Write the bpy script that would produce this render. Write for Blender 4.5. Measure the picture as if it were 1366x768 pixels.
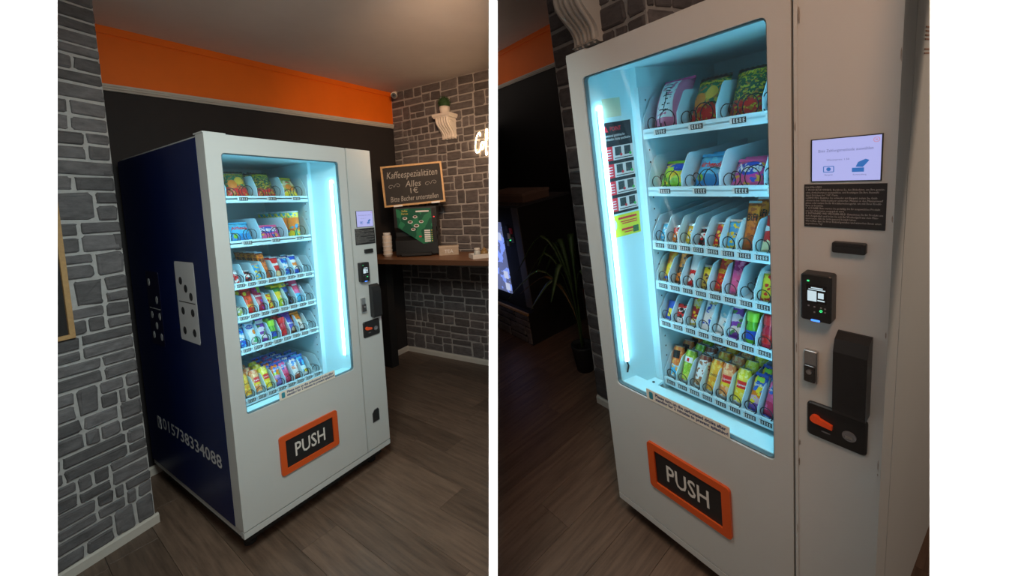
import bpy, bmesh, math, random
from mathutils import Matrix, Vector
random.seed(7)
for o in list(bpy.data.objects): bpy.data.objects.remove(o)
SC = bpy.context.scene
COL = SC.collection
V = Vector
# ------------------------------------------------------------------ camera
# The photograph is a pair of pictures of one vending machine seen from its two sides.  The scene is two rooms side by side,
# divided by an added thin white partition wall; one camera stands in front of the partition and looks into both.
F_PX, PPX, PPY = 525.742, 683.0, 315.379
RLm = Matrix(((0.531904426, -0.845562784, -0.045839499), (-0.087560755, -0.001076848, -0.996158599), (0.842265276, 0.533874909, -0.074610896)))
TL_ = V((-1.289966314, 1.427230961, 1.896731709))
RRm = Matrix(((0.571307726, 0.804849053, -0.160703094), (0.089200539, -0.255533666, -0.962676378), (-0.815874222, 0.53564965, -0.217781327)))
TR_ = V((0.499171396, 1.183702266, 1.836396285))
ZF = -0.15                                   # floor level below the machine's door edge
M_L = Matrix.Translation((0, 0, -ZF))        # left room -> world (its floor is world z = 0)
A = RLm.transposed()
M_R = M_L @ Matrix.Translation(A @ (TR_ - TL_)) @ (A @ RRm).to_4x4()
CAM_W = M_L @ (-(A @ TL_))
def cam_dir(px, py): return (A @ V(((px - PPX) / F_PX, (py - PPY) / F_PX, 1.0)))
cx, cy, cz = A @ V((1, 0, 0)), A @ V((0, 1, 0)), A @ V((0, 0, 1))
cam = bpy.data.cameras.new('camera'); camo = bpy.data.objects.new('camera', cam); COL.objects.link(camo)
camo.matrix_world = Matrix.Translation(CAM_W) @ Matrix((cx, -cy, -cz)).transposed().to_4x4()
cam.sensor_fit = 'HORIZONTAL'; cam.sensor_width = 36; cam.lens = F_PX * 36 / 1366
cam.shift_y = -(384 - PPY) / 1366; cam.clip_start = 0.02; cam.clip_end = 60
SC.camera = camo
# ------------------------------------------------------------------ world, lamps, exposure
w = bpy.data.worlds.new('world'); SC.world = w; w.use_nodes = True
w.node_tree.nodes['Background'].inputs[0].default_value = (1.0, 0.86, 0.74, 1); w.node_tree.nodes['Background'].inputs[1].default_value = 0.22
vs = SC.view_settings; vs.view_transform = 'Standard'; vs.look = 'None'; vs.gamma = 1; vs.exposure = 0; vs.use_curve_mapping = False
def area(name, M, size, size_y, power, color, spread=180):
    l = bpy.data.lights.new(name, 'AREA'); l.shape = 'RECTANGLE'; l.size = size; l.size_y = size_y
    l.energy = power; l.color = color; l.spread = math.radians(spread)
    o = bpy.data.objects.new(name, l); COL.objects.link(o); o.matrix_world = M
    return o
def look(loc, to, up=(0, 0, 1)):
    z = (V(loc) - V(to)).normalized(); x = V(up).cross(z).normalized(); y = z.cross(x)
    return Matrix.Translation(loc) @ Matrix((x, y, z)).transposed().to_4x4()
# unseen lamps: overhead light for each room, plus added aimed fills
area('unseen_lamp', look(M_L @ V((-.32, -1.32, 2.32)), M_L @ V((.45, 0, .35))), .6, .6, 16, (.88, 1.0, .96), 132)
area('unseen_lamp', look(CAM_W + cx * -.27 + cy * -1.09 + cz * 1.55, M_L @ V((2.35, .7, 2.0))), .3, .3, 8, (1.0, .62, .36), 74)  # added warm fill aimed at the right stone wall and orange band
area('unseen_lamp', look(CAM_W + cx * .06 + cy * -1.05 + cz * -.35, M_R @ V((.66, 0, 1.0))), .4, .4, 4.4, (1.0, .54, .32), 95)
area('unseen_lamp', look(M_R @ V((2.2, .2, 2.3)), M_R @ V((.89, .5, 1.2))), .4, .4, 3, (1.0, .70, .50), 90)  # added fill that brightens the right machine's side panel
# three added, unseen narrow beams that light only the white wall ends
PD = 1.4                                     # distance of the left wall end and of the partition from the viewer
PDR = 0.6                                    # distance of the right wall end
def camw(x, y, z): return CAM_W + cx * x + cy * y + cz * z
def pxx(px, d): return (px - PPX) / F_PX * d
def add_beam(px0, px1, d):
    x0, x1 = pxx(px0, d), pxx(px1, d); xm = (x0 + x1) / 2; size = .92 * d
    area('added_wall_beam', look(camw(xm, -.73 * d, .36 * d), camw(xm, .14 * d, d), cx.cross(cz)), abs(x1 - x0), size, 58 * abs(x1 - x0) * size, (1, .99, .97), .25)
add_beam(-60, 75.8, PD); add_beam(653.2, 662.8, PD); add_beam(1241.2, 1420, PDR)
# ------------------------------------------------------------------ materials
MATS = {}
def mat(name, col=(.5, .5, .5), rough=.5, metal=0.0, emit=None, es=1.0, noise=0, nscale=20, bump=0, rnd=0, spec=.5, coords='Object', stretch=(1, 1, 1)):
    if name in MATS: return MATS[name]
    m = bpy.data.materials.new(name); m.use_nodes = True; nt = m.node_tree; b = nt.nodes['Principled BSDF']
    b.inputs['Base Color'].default_value = (*col, 1); b.inputs['Roughness'].default_value = rough; b.inputs['Metallic'].default_value = metal
    b.inputs['Specular IOR Level'].default_value = spec
    if emit: b.inputs['Emission Color'].default_value = (*emit, 1); b.inputs['Emission Strength'].default_value = es
    if noise or bump or rnd:
        tc = nt.nodes.new('ShaderNodeTexCoord'); mp = nt.nodes.new('ShaderNodeMapping'); mp.inputs['Scale'].default_value = stretch
        nt.links.new(tc.outputs[coords], mp.inputs['Vector'])
        oi = nt.nodes.new('ShaderNodeObjectInfo'); n = nt.nodes.new('ShaderNodeTexNoise'); n.noise_dimensions = '4D'
        n.inputs['Scale'].default_value = nscale; n.inputs['Detail'].default_value = 6; n.inputs['Roughness'].default_value = .65
        mu = nt.nodes.new('ShaderNodeMath'); mu.operation = 'MULTIPLY'; mu.inputs[1].default_value = 40
        nt.links.new(oi.outputs['Random'], mu.inputs[0]); nt.links.new(mu.outputs[0], n.inputs['W']); nt.links.new(mp.outputs[0], n.inputs['Vector'])
        hsv = nt.nodes.new('ShaderNodeHueSaturation'); hsv.inputs['Color'].default_value = (*col, 1)
        mr = nt.nodes.new('ShaderNodeMapRange'); mr.inputs[1].default_value = .25; mr.inputs[2].default_value = .75
        mr.inputs[3].default_value = 1 - noise; mr.inputs[4].default_value = 1 + noise
        nt.links.new(n.outputs['Fac'], mr.inputs[0])
        mr2 = nt.nodes.new('ShaderNodeMapRange'); mr2.inputs[3].default_value = 1 - rnd; mr2.inputs[4].default_value = 1 + rnd
        nt.links.new(oi.outputs['Random'], mr2.inputs[0])
        mm = nt.nodes.new('ShaderNodeMath'); mm.operation = 'MULTIPLY'; nt.links.new(mr.outputs[0], mm.inputs[0]); nt.links.new(mr2.outputs[0], mm.inputs[1])
        nt.links.new(mm.outputs[0], hsv.inputs['Value']); nt.links.new(hsv.outputs[0], b.inputs['Base Color'])
        if bump:
            bp = nt.nodes.new('ShaderNodeBump'); bp.inputs['Strength'].default_value = bump; bp.inputs['Distance'].default_value = .01
            nt.links.new(n.outputs['Fac'], bp.inputs['Height']); nt.links.new(bp.outputs[0], b.inputs['Normal'])
    MATS[name] = m; return m
def pack(name, h, cols, blob=None, bs=40, rough=.3, thr=.52, metal=0.0):
    """printed wrapper: colours stacked up the height h, with blobs of another colour printed over the middle"""
    if name in MATS: return MATS[name]
    m = bpy.data.materials.new(name); m.use_nodes = True; nt = m.node_tree; b = nt.nodes['Principled BSDF']; L = nt.links.new
    tc = nt.nodes.new('ShaderNodeTexCoord'); sp = nt.nodes.new('ShaderNodeSeparateXYZ'); L(tc.outputs['Object'], sp.inputs[0])
    mr = nt.nodes.new('ShaderNodeMapRange'); mr.inputs[2].default_value = h; L(sp.outputs['Z'], mr.inputs[0])
    n = nt.nodes.new('ShaderNodeTexNoise'); n.inputs['Scale'].default_value = bs; n.inputs['Detail'].default_value = 1.5; L(tc.outputs['Object'], n.inputs['Vector'])
    ad = nt.nodes.new('ShaderNodeMath'); ad.operation = 'MULTIPLY_ADD'; ad.inputs[1].default_value = .22; L(n.outputs['Fac'], ad.inputs[0])
    sb = nt.nodes.new('ShaderNodeMath'); sb.operation = 'SUBTRACT'; sb.inputs[1].default_value = .11; L(mr.outputs[0], sb.inputs[0]); L(sb.outputs[0], ad.inputs[2])
    r = nt.nodes.new('ShaderNodeValToRGB'); r.color_ramp.interpolation = 'CONSTANT'; els = r.color_ramp.elements
    while len(els) > 1: els.remove(els[-1])
    els[0].position = 0; els[0].color = (*cols[0][1], 1)
    for p, c in cols[1:]: e = els.new(p); e.color = (*c, 1)
    L(ad.outputs[0], r.inputs[0]); out = r.outputs[0]
    for k, bc in enumerate(blob or []):
        vo = nt.nodes.new('ShaderNodeTexNoise'); vo.noise_dimensions = '4D'; vo.inputs['W'].default_value = 3.1 * k + 1; vo.inputs['Scale'].default_value = bs * 1.2; vo.inputs['Detail'].default_value = 1
        L(tc.outputs['Object'], vo.inputs['Vector'])
        gt = nt.nodes.new('ShaderNodeMath'); gt.operation = 'GREATER_THAN'; gt.inputs[1].default_value = thr + .03 * k; L(vo.outputs['Fac'], gt.inputs[0])
        mx = nt.nodes.new('ShaderNodeMix'); mx.data_type = 'RGBA'; L(gt.outputs[0], mx.inputs[0]); L(out, mx.inputs[6]); mx.inputs[7].default_value = (*bc, 1); out = mx.outputs[2]
    L(out, b.inputs['Base Color']); b.inputs['Roughness'].default_value = rough; b.inputs['Metallic'].default_value = metal
    MATS[name] = m; return m
def glass_mat():
    m = bpy.data.materials.new('window_glass'); m.use_nodes = True; nt = m.node_tree; nt.nodes.clear(); L = nt.links.new
    t = nt.nodes.new('ShaderNodeBsdfTransparent'); t.inputs[0].default_value = (.94, .98, .98, 1); g = nt.nodes.new('ShaderNodeBsdfGlossy'); g.inputs['Roughness'].default_value = .02
    lw = nt.nodes.new('ShaderNodeLayerWeight'); pw = nt.nodes.new('ShaderNodeMath'); pw.operation = 'POWER'; pw.inputs[1].default_value = 4; L(lw.outputs['Facing'], pw.inputs[0])
    f = nt.nodes.new('ShaderNodeMath'); f.operation = 'MULTIPLY_ADD'; f.inputs[1].default_value = .45; f.inputs[2].default_value = .025; L(pw.outputs[0], f.inputs[0]); x = nt.nodes.new('ShaderNodeMixShader'); o = nt.nodes.new('ShaderNodeOutputMaterial')
    L(f.outputs[0], x.inputs[0]); L(t.outputs[0], x.inputs[1]); L(g.outputs[0], x.inputs[2]); L(x.outputs[0], o.inputs[0]); MATS['glass'] = m
    return m
GLASS = glass_mat()
WHITE = mat('white_paint', (.52, .54, .53), .42, noise=.03, nscale=3)
BLUE = mat('navy_film', (.002, .010, .075), .4, noise=.15, nscale=2, spec=.2)
LINER = mat('led_tinted_liner', (.60, .88, .95), .45)  # pale liner with the strips' cyan light put into its colour
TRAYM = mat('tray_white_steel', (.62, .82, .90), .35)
BLACK = mat('black_plastic', (.012, .012, .013), .38)
SOFTBLACK = mat('matt_black', (.010, .010, .011), .7)
WIRE = mat('black_wire', (.01, .01, .012), .35)
STEEL = mat('brushed_steel', (.55, .56, .57), .35, metal=1, noise=.15, nscale=60)
ORANGE = mat('orange_paint', (.98, .18, .003), .55, noise=.06, nscale=4)
ORFR = mat('orange_plastic', (.62, .085, .012), .4)
WALLBLACK = mat('black_wall_paint', (.020, .017, .018), .75, noise=.12, nscale=3)
CEIL = mat('ceiling_plaster', (.70, .64, .60), .85, noise=.06, nscale=2.5, bump=.05)
TRIMW = mat('white_trim', (.62, .58, .52), .5, noise=.05, nscale=8)
MORTAR = mat('pale_mortar', (.50, .49, .48), .9, noise=.18, nscale=40)
MORTAR2 = mat('grey_mortar', (.36, .34, .33), .9, noise=.18, nscale=40)
STONE = mat('grey_stone', (.145, .138, .142), .85, noise=.42, nscale=16, bump=.5, rnd=.28, stretch=(1, 1, 2.2))
STONE2 = mat('slate_stone', (.108, .096, .098), .85, noise=.4, nscale=14, bump=.5, rnd=.28, stretch=(1, 1, 2.2))
PLANK = mat('dark_oak_plank', (.135, .088, .062), .42, noise=.5, nscale=9, bump=.15, rnd=.22, stretch=(5, .35, 5))
JOINT = mat('floor_joint', (.02, .014, .011), .8)
WOODTOP = mat('oiled_wood', (.22, .10, .045), .4, noise=.3, nscale=8, stretch=(1, 6, 6))
PINE = mat('pine_frame', (.55, .33, .14), .5, noise=.2, nscale=30)
CHALKBOARD = mat('chalkboard', (.018, .016, .016), .7, noise=.2, nscale=8)
CHALK = mat('chalk', (.36, .34, .32), .9)
PLASTER = mat('white_plaster', (.72, .66, .60), .6)
PIER = mat('white_wall_paint', (.92, .92, .92), .8, noise=.01, nscale=5)
PRINTW = mat('print_white', (.75, .75, .75), .5)
PRINTB = mat('print_black', (.012, .012, .014), .5)
SILVER = mat('print_silver', (.62, .63, .64), .4)
# ------------------------------------------------------------------ mesh helpers
class MB:
    def __init__(s): s.v = []; s.f = []; s.m = []
    def add(s, vs, fs, mi=0):
        n = len(s.v); s.v += [tuple(p) for p in vs]; s.f += [tuple(i + n for i in f) for f in fs]; s.m += [mi] * len(fs); return s
    def box(s, x0, x1, y0, y1, z0, z1, mi=0):
        return s.add([(x0, y0, z0), (x1, y0, z0), (x1, y1, z0), (x0, y1, z0), (x0, y0, z1), (x1, y0, z1), (x1, y1, z1), (x0, y1, z1)],
                     [(0, 3, 2, 1), (4, 5, 6, 7), (0, 1, 5, 4), (1, 2, 6, 5), (2, 3, 7, 6), (3, 0, 4, 7)], mi)
    def rbox(s, x0, x1, y0, y1, z0, z1, r, mi=0):
        """box with its edges parallel to y rounded and a chamfered front"""
        P = rrect(x0, x1, z0, z1, r); Q = rrect(x0 + r * .35, x1 - r * .35, z0 + r * .35, z1 - r * .35, r * .8)
        return s.loops([[(x, y1, z) for x, z in P], [(x, y0 + r * .35, z) for x, z in P], [(x, y0, z) for x, z in Q]], mi, True, True)
    def loops(s, Ls, mi=0, cap0=False, cap1=False):
        n = len(Ls[0]); vs = [p for L in Ls for p in L]; fs = []
        for k in range(len(Ls) - 1):
            for i in range(n):
                j = (i + 1) % n; fs.append((k * n + i, k * n + j, (k + 1) * n + j, (k + 1) * n + i))
        if cap0: fs.append(tuple(reversed(range(n))))
        if cap1: fs.append(tuple((len(Ls) - 1) * n + i for i in range(n)))
        return s.add(vs, fs, mi)
    def tube(s, pts, r, n=6, closed=False, mi=0):
        pts = [V(p) for p in pts]; Ls = []; up = None
        for i, p in enumerate(pts):
            if closed: t = pts[(i + 1) % len(pts)] - pts[i - 1]
            else: t = pts[min(i + 1, len(pts) - 1)] - pts[max(i - 1, 0)]
            t.normalize()
            if up is None: up = V((0, 0, 1)) if abs(t.z) < .9 else V((1, 0, 0))
            a = t.cross(up)
            if a.length < 1e-5: a = t.orthogonal()
            a.normalize(); b = a.cross(t).normalized(); up = b
            rr = r[i] if isinstance(r, (list, tuple)) else r
            Ls.append([p + a * rr * math.cos(2 * math.pi * k / n) + b * rr * math.sin(2 * math.pi * k / n) for k in range(n)])
        if closed: Ls.append(Ls[0])
        return s.loops(Ls, mi, not closed, not closed)
    def lathe(s, prof, n=16, c=(0, 0, 0), mi=0, caps=True):
        Ls = [[(c[0] + r * math.cos(2 * math.pi * k / n), c[1] + r * math.sin(2 * math.pi * k / n), c[2] + z) for k in range(n)] for r, z in prof]
        return s.loops(Ls, mi, caps, caps)
    def plate(s, poly, y0, y1, mi=0):
        """polygon (x, z) extruded from y0 (front) to y1"""
        return s.loops([[(x, y1, z) for x, z in poly], [(x, y0, z) for x, z in poly]], mi, True, True)
    def prism(s, poly, z0, z1, mi=0):
        return s.loops([[(x, y, z0) for x, y in poly], [(x, y, z1) for x, y in poly]], mi, True, True)
    def sideplate(s, poly, x0, x1, mi=0):
        return s.loops([[(x0, y, z) for y, z in poly], [(x1, y, z) for y, z in poly]], mi, True, True)
    def ring(s, outer, inner, y0, y1, mi=0):
        """frame between two loops with the same number of points (x, z), from y0 (front) to y1"""
        return s.loops([[(x, y0, z) for x, z in outer], [(x, y0, z) for x, z in inner], [(x, y1, z) for x, z in inner], [(x, y1, z) for x, z in outer], [(x, y0, z) for x, z in outer]], mi)
    def grid(s, fn, nu, nv, mi=0):
        vs = [fn(i / nu, j / nv) for j in range(nv + 1) for i in range(nu + 1)]
        fs = [(j * (nu + 1) + i, j * (nu + 1) + i + 1, (j + 1) * (nu + 1) + i + 1, (j + 1) * (nu + 1) + i) for j in range(nv) for i in range(nu)]
        return s.add(vs, fs, mi)
    def mesh(s, name, mats, smooth=False, clip=None, fix=True):
        me = bpy.data.meshes.new(name); me.from_pydata(s.v, [], s.f)
        for m in (mats if isinstance(mats, (list, tuple)) else [mats]): me.materials.append(m)
        me.polygons.foreach_set('material_index', s.m)
        if fix or clip:
            bm = bmesh.new(); bm.from_mesh(me)
            if clip:
                co, no = clip
                g = bm.verts[:] + bm.edges[:] + bm.faces[:]
                r = bmesh.ops.bisect_plane(bm, geom=g, plane_co=co, plane_no=no, clear_outer=True, dist=1e-6)
                ed = [e for e in r['geom_cut'] if isinstance(e, bmesh.types.BMEdge)]
                if ed: bmesh.ops.holes_fill(bm, edges=ed, sides=0)
            bmesh.ops.recalc_face_normals(bm, faces=bm.faces[:]); bm.to_mesh(me); bm.free()
        if smooth: me.polygons.foreach_set('use_smooth', [True] * len(me.polygons))
        return me
def rrect(x0, x1, z0, z1, r, n=4):
    P = []
    for cx_, cz_, a0 in ((x1 - r, z0 + r, -90), (x1 - r, z1 - r, 0), (x0 + r, z1 - r, 90), (x0 + r, z0 + r, 180)):
        for k in range(n + 1):
            a = math.radians(a0 + 90 * k / n); P.append((cx_ + r * math.cos(a), cz_ + r * math.sin(a)))
    return P
def circle(cx_, cz_, r, n=16, rz=None): return [(cx_ + r * math.cos(2 * math.pi * k / n), cz_ + (rz or r) * math.sin(2 * math.pi * k / n)) for k in range(n)]
TXT = {}
def text(s, size=1.0, bold=0.0, shear=0.0, align='CENTER', line=1.0, res=2):
    """flat letters as (points, faces), x to the right and z up, the first line's baseline on z = 0"""
    k = (s, bold, shear, align, line, res)
    if k not in TXT:
        c = bpy.data.curves.new('letters', 'FONT'); c.body = s; c.size = 1; c.align_x = align; c.offset = bold; c.shear = shear; c.space_line = line; c.resolution_u = res
        c.fill_mode = 'FRONT'
        o = bpy.data.objects.new('letters', c); me = bpy.data.meshes.new_from_object(o)
        TXT[k] = ([(v.co.x, v.co.y) for v in me.vertices], [tuple(p.vertices) for p in me.polygons])
        bpy.data.objects.remove(o); bpy.data.curves.remove(c); bpy.data.meshes.remove(me)
    v, f = TXT[k]; return [(x * size, y * size) for x, y in v], f
def fit_text(s, width, height, **kw):
    """letters scaled to a width and height, centred on 0, 0"""
    v, f = text(s, 1.0, **kw); xs = [p[0] for p in v]; ys = [p[1] for p in v]
    sx = width / (max(xs) - min(xs)); sy = height / (max(ys) - min(ys)); mx = (max(xs) + min(xs)) / 2; my = (max(ys) + min(ys)) / 2
    return [((x - mx) * sx, (y - my) * sy) for x, y in v], f
def letters(vf, fn):
    b = MB(); b.add([fn(x, z) for x, z in vf[0]], vf[1]); return b
# ------------------------------------------------------------------ object helpers
WM = {}
class Room: pass
RL = Room(); RL.M = M_L; RR = Room(); RR.M = M_R
pn = cam_dir(658, 315).normalized().cross(cy).normalized()       # across the partition wall
if pn.dot(cx) < 0: pn = -pn
RL.clip = (CAM_W, pn); RR.clip = (CAM_W, -pn)
def frame(o, xdir=(1, 0, 0), zdir=(0, 0, 1)):
    x = V(xdir).normalized(); z = V(zdir); y = z.cross(x).normalized(); z = x.cross(y)
    return Matrix.Translation(o) @ Matrix((x, y, z)).transposed().to_4x4()
def link(name, data, Mw, parent=None, label=None, cat=None, group=None, kind=None):
    o = bpy.data.objects.new(name, data); COL.objects.link(o)
    if parent is None: o.matrix_world = Mw; WM[o.name] = Mw
    else: o.parent = parent; o.matrix_local = Mw; WM[o.name] = WM[parent.name] @ Mw
    if label: o['label'] = label
    if cat: o['category'] = cat
    if group: o['group'] = group
    if kind: o['kind'] = kind
    return o
I4 = Matrix.Identity(4)
def thing(room, name, label, cat, M=I4, group=None): return link(name, None, room.M @ M, None, label, cat, group)
def part(parent, name, mb, mats, M=I4, smooth=False, clip=None, label=None, kind=None):
    cl = None
    if clip:
        Mi = (WM[parent.name] @ M).inverted(); cl = (Mi @ clip[0], (Mi.to_3x3() @ clip[1]).normalized())
    me = mb if isinstance(mb, bpy.types.Mesh) else mb.mesh(name, mats, smooth, cl)
    if clip and not me.polygons: bpy.data.meshes.remove(me); return None
    return link(name, me, M, parent, label, None, None, kind)
def solid(room, name, mb, mats, M=I4, smooth=False, clip=None, label=None, cat=None, kind=None, group=None):
    cl = None
    if clip:
        Mi = (room.M @ M).inverted(); cl = (Mi @ clip[0], (Mi.to_3x3() @ clip[1]).normalized())
    me = mb.mesh(name, mats, smooth, cl)
    if getattr(mb, 'clip2', False):                                  # the ceiling begins where the partition begins
        Mi = (room.M @ M).inverted(); bm = bmesh.new(); bm.from_mesh(me)
        r = bmesh.ops.bisect_plane(bm, geom=bm.verts[:] + bm.edges[:] + bm.faces[:], plane_co=Mi @ (CAM_W + cz * 1.45), plane_no=Mi.to_3x3() @ -cz, clear_outer=True)
        bmesh.ops.holes_fill(bm, edges=[e for e in r['geom_cut'] if isinstance(e, bmesh.types.BMEdge)], sides=0); bmesh.ops.recalc_face_normals(bm, faces=bm.faces[:]); bm.to_mesh(me); bm.free()
    return link(name, me, room.M @ M, None, label, cat, group, kind)
T = Matrix.Translation
def Rx(a): return Matrix.Rotation(math.radians(a), 4, 'X')
def Ry(a): return Matrix.Rotation(math.radians(a), 4, 'Y')
def Rz(a): return Matrix.Rotation(math.radians(a), 4, 'Z')
# ================================================================== the setting
def ashlar(u0, u1, z0, z1, rh, rng):
    out = []; z = z0
    while z < z1 - .01:
        H = min(rh * rng.uniform(1.8, 2.3), z1 - z); u = u0 - rng.uniform(0, rh)
        while u < u1:
            w = rh * rng.uniform(1.5, 3.6); k = rng.random()
            if k < .17: out.append((u, u + w * .7, z, z + H)); w *= .7
            elif k < .62:
                s = H * rng.uniform(.38, .62); out += [(u, u + w, z, z + s), (u, u + w, z + s, z + H)]
            elif k < .82:
                s = H * rng.uniform(.4, .6); m = u + w * rng.uniform(.3, .7); out += [(u, u + w, z, z + s), (u, m, z + s, z + H), (m, u + w, z + s, z + H)]
            else:
                s = H * rng.uniform(.4, .6); m = u + w * rng.uniform(.3, .7); out += [(u, m, z, z + s), (m, u + w, z, z + s), (u, u + w, z + s, z + H)]
            u += w
        z += H
    res = []
    for a, b, c, d in out:
        a = max(a, u0); b = min(b, u1)
        if u1 - b < .055: b = u1
        if a - u0 < .055: a = u0
        if b - a > .03 and d - c > .02: res.append((a, b, c, d))
    return res
def stone_mesh(w, h, p, rng):
    r = min(w, h) * .13; j = min(w, h) * .06
    base = []
    for x, z in rrect(-w / 2, w / 2, -h / 2, h / 2, r, 2): base.append((x + rng.uniform(-j, j), z + rng.uniform(-j, j)))
    b = MB(); sx, sz = 1 - .10 * min(w, h) / w, 1 - .10 * min(w, h) / h; tx, tz = 1 - .26 * min(w, h) / w, 1 - .26 * min(w, h) / h
    b.loops([[(x, .004, z) for x, z in base], [(x * sx, -p * .7, z * sz) for x, z in base], [(x * tx, -p + rng.uniform(-.002, .002), z * tz) for x, z in base]], 0, False, True)
    return b
def stonework(wall, rects, gap, proud, m, rng, clip=None, y=0.0):
    for a, b, c, d in rects:
        mb = stone_mesh(b - a - gap, d - c - gap, proud * rng.uniform(.7, 1.3), rng)
        part(wall, 'stone', mb, m, T(((a + b) / 2, y, (c + d) / 2)), False, clip)
def plank_floor(room, name, x0, x1, y0, y1, yaw, seed, label):
    rng = random.Random(seed)
    fl = solid(room, name, MB().box(x0, x1, y0, y1, -.05, -.004), JOINT, T((0, 0, ZF)), clip=room.clip, label=label, cat='floor', kind='structure')
    wd, ln = .19, 1.22; R = Rz(yaw); x = x0 - .5
    while x < x1 + .5:
        y = y0 - .5 - rng.uniform(0, ln)
        while y < y1 + .4:
            c = R @ V((x + wd / 2, y + ln / 2, 0))
            if x0 - .1 < c.x < x1 + .1 and y0 - .6 < c.y < y1 + .62:
                mb = MB(); a, b, g = wd / 2 - .0007, ln / 2 - .0007, .0004
                mb.loops([[(-a, -b, -.006), (a, -b, -.006), (a, b, -.006), (-a, b, -.006)], [(-a, -b, -g), (a, -b, -g), (a, b, -g), (-a, b, -g)], [(-a + g, -b + g, 0), (a - g, -b + g, 0), (a - g, b - g, 0), (-a + g, b - g, 0)]], 0, True, True)
                part(fl, 'plank', mb, PLANK, T(c) @ R, False, room.clip)
            y += ln
        x += wd
    return fl
plank_floor(RL, 'floor', -1.6, 2.62, -2.3, 1.55, -3.5, 3, 'dark brown wood plank floor in front of the blue sided machine')
plank_floor(RR, 'floor', -4.4, 2.9, -1.4, 2.0, 4.0, 5, 'dark wood plank floor below the machine seen from its right')
# ---- left room
rng = random.Random(11)
Fp = frame((-.134, .735, ZF), (math.cos(math.radians(11.57)), math.sin(math.radians(11.57)), 0), (-.0225, 0, 1))
wl = solid(RL, 'wall_left', MB().box(-1.1, 0, 0, .46, 0, 2.82), MORTAR, Fp, label='grey stone wall end with pale joints beside the blue machine side', cat='wall', kind='structure')
stonework(wl, ashlar(-1.1, .004, .05, 2.82, .068, rng), .010, .010, STONE, rng)
def skirting(room, name, M, u0, u1, h, label, clip=None):
    mb = MB().sideplate([(-.014, 0), (-.014, h * .8), (-.008, h), (.0, h), (0, 0)], u0, u1)
    solid(room, name, mb, TRIMW, M, clip=clip, label=label, cat='baseboard', kind='structure')
skirting(RL, 'baseboard_left', Fp, -1.1, .012, .055, 'white baseboard at the foot of the near stone wall end')
ub = math.radians(4.242); Fb = frame((-.016, 1.293, ZF), (math.cos(ub), math.sin(ub), 0))
UC = 2.437
def zl(a, b): return lambda u: a + b * (u + .05)
zm0, zm1, zc = zl(2.476, .0552), zl(2.512, .0582), zl(2.863, .0600)
U0, U1 = -.9, UC + .1
wb = solid(RL, 'wall_back', MB().plate([(U0, 0), (U1, 0), (U1, zm1(U1)), (U0, zm1(U0))], 0, .1), WALLBLACK, Fb, label='black painted back wall with an orange band above a white moulding', cat='wall', kind='structure')
part(wb, 'orange_band', MB().plate([(U0, zm1(U0)), (U1, zm1(U1)), (U1, zc(U1)), (U0, zc(U0))], 0, .1), ORANGE, label='orange painted band under the ceiling')
part(wb, 'orange_cornice', MB().plate([(U0, zc(U0) - .046), (UC, zc(UC) - .046), (UC, zc(UC)), (U0, zc(U0))], -.012, .001), ORANGE)
mo = MB()
def moulding(u0, u1, f0, f1, n=1):
    mb = MB(); pr = [(0, 0), (-.010, .0), (-.014, .22), (-.022, .35), (-.018, .55), (-.026, .75), (-.026, 1), (0, 1)]
    mb.loops([[(u, y, f0(u) + (f1(u) - f0(u)) * t) for y, t in pr] for u in (u0, u1)], 0, True, True); return mb
solid(RL, 'trim_1', moulding(U0, UC - .001, zm0, zm1), TRIMW, Fb, label='white picture rail moulding between orange band and black wall', cat='moulding', kind='structure')
skirting(RL, 'baseboard_back', Fb, U0, UC - .001, .06, 'white baseboard along the black back wall')
vr = math.radians(-87.11); XR = (math.cos(vr), math.sin(vr), 0); Fr = frame((2.415, 1.474, ZF), XR)
wr = solid(RL, 'wall_right', MB().box(-.1, 2.2, 0, .1, 0, 3.05), MORTAR2, Fr, clip=RL.clip, label='dark grey stone wall behind the coffee counter', cat='wall', kind='structure')
stonework(wr, ashlar(0, 1.75, .055, 3.02, .082, rng), .011, .009, STONE2, rng, RL.clip)
skirting(RL, 'baseboard_right', Fr, 0, 2.2, .055, 'white baseboard along the dark stone wall', RL.clip)
cl = MB(); cl.loops([[(u, y, zc(u) + dz) for u, y in ((U0 - .6, -4.2), (U1, -4.2), (U1, .1), (U0 - .6, .1))] for dz in (0, .06)], 0, True, True)
cl.clip2 = True
solid(RL, 'ceiling', cl, CEIL, Fb, clip=RL.clip, label='plain grey plaster ceiling above the blue sided machine', cat='ceiling', kind='structure')
# ---- right room
rng = random.Random(23)
Fq = frame((-.655, .55, ZF)); PW = .615
wp = solid(RR, 'wall_pillar', MB().box(0, PW, 0, .75, 0, 2.94), MORTAR2, Fq, label='dark stone pillar behind the left edge of the right machine', cat='pillar', kind='structure')
stonework(wp, ashlar(0, PW, .055, 2.94, .098, rng), .011, .010, STONE2, rng)
for a, b, c, d in ashlar(0, .74, 1.9, 2.94, .085, rng):
    part(wp, 'stone', stone_mesh(b - a - .012, d - c - .012, .01, rng), STONE2, T((PW, 0, 0)) @ frame((0, 0, 0), (0, 1, 0)) @ T(((a + b) / 2, 0, (c + d) / 2)))
skirting(RR, 'baseboard_pillar', Fq, 0, PW, .055, 'white baseboard at the foot of the stone pillar')
Ff = frame((-4.2, 2.0, ZF))
wf = solid(RR, 'wall_far', MB().box(0, 7.2, 0, .1, 0, 2.56), WALLBLACK, Ff, clip=RR.clip, label='black far wall with an orange band, left of the stone pillar', cat='wall', kind='structure')
part(wf, 'orange_band', MB().box(0, 7.2, 0, .1, 2.56, 2.95), ORANGE, clip=RR.clip, label='orange painted band under the dark ceiling')
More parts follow.
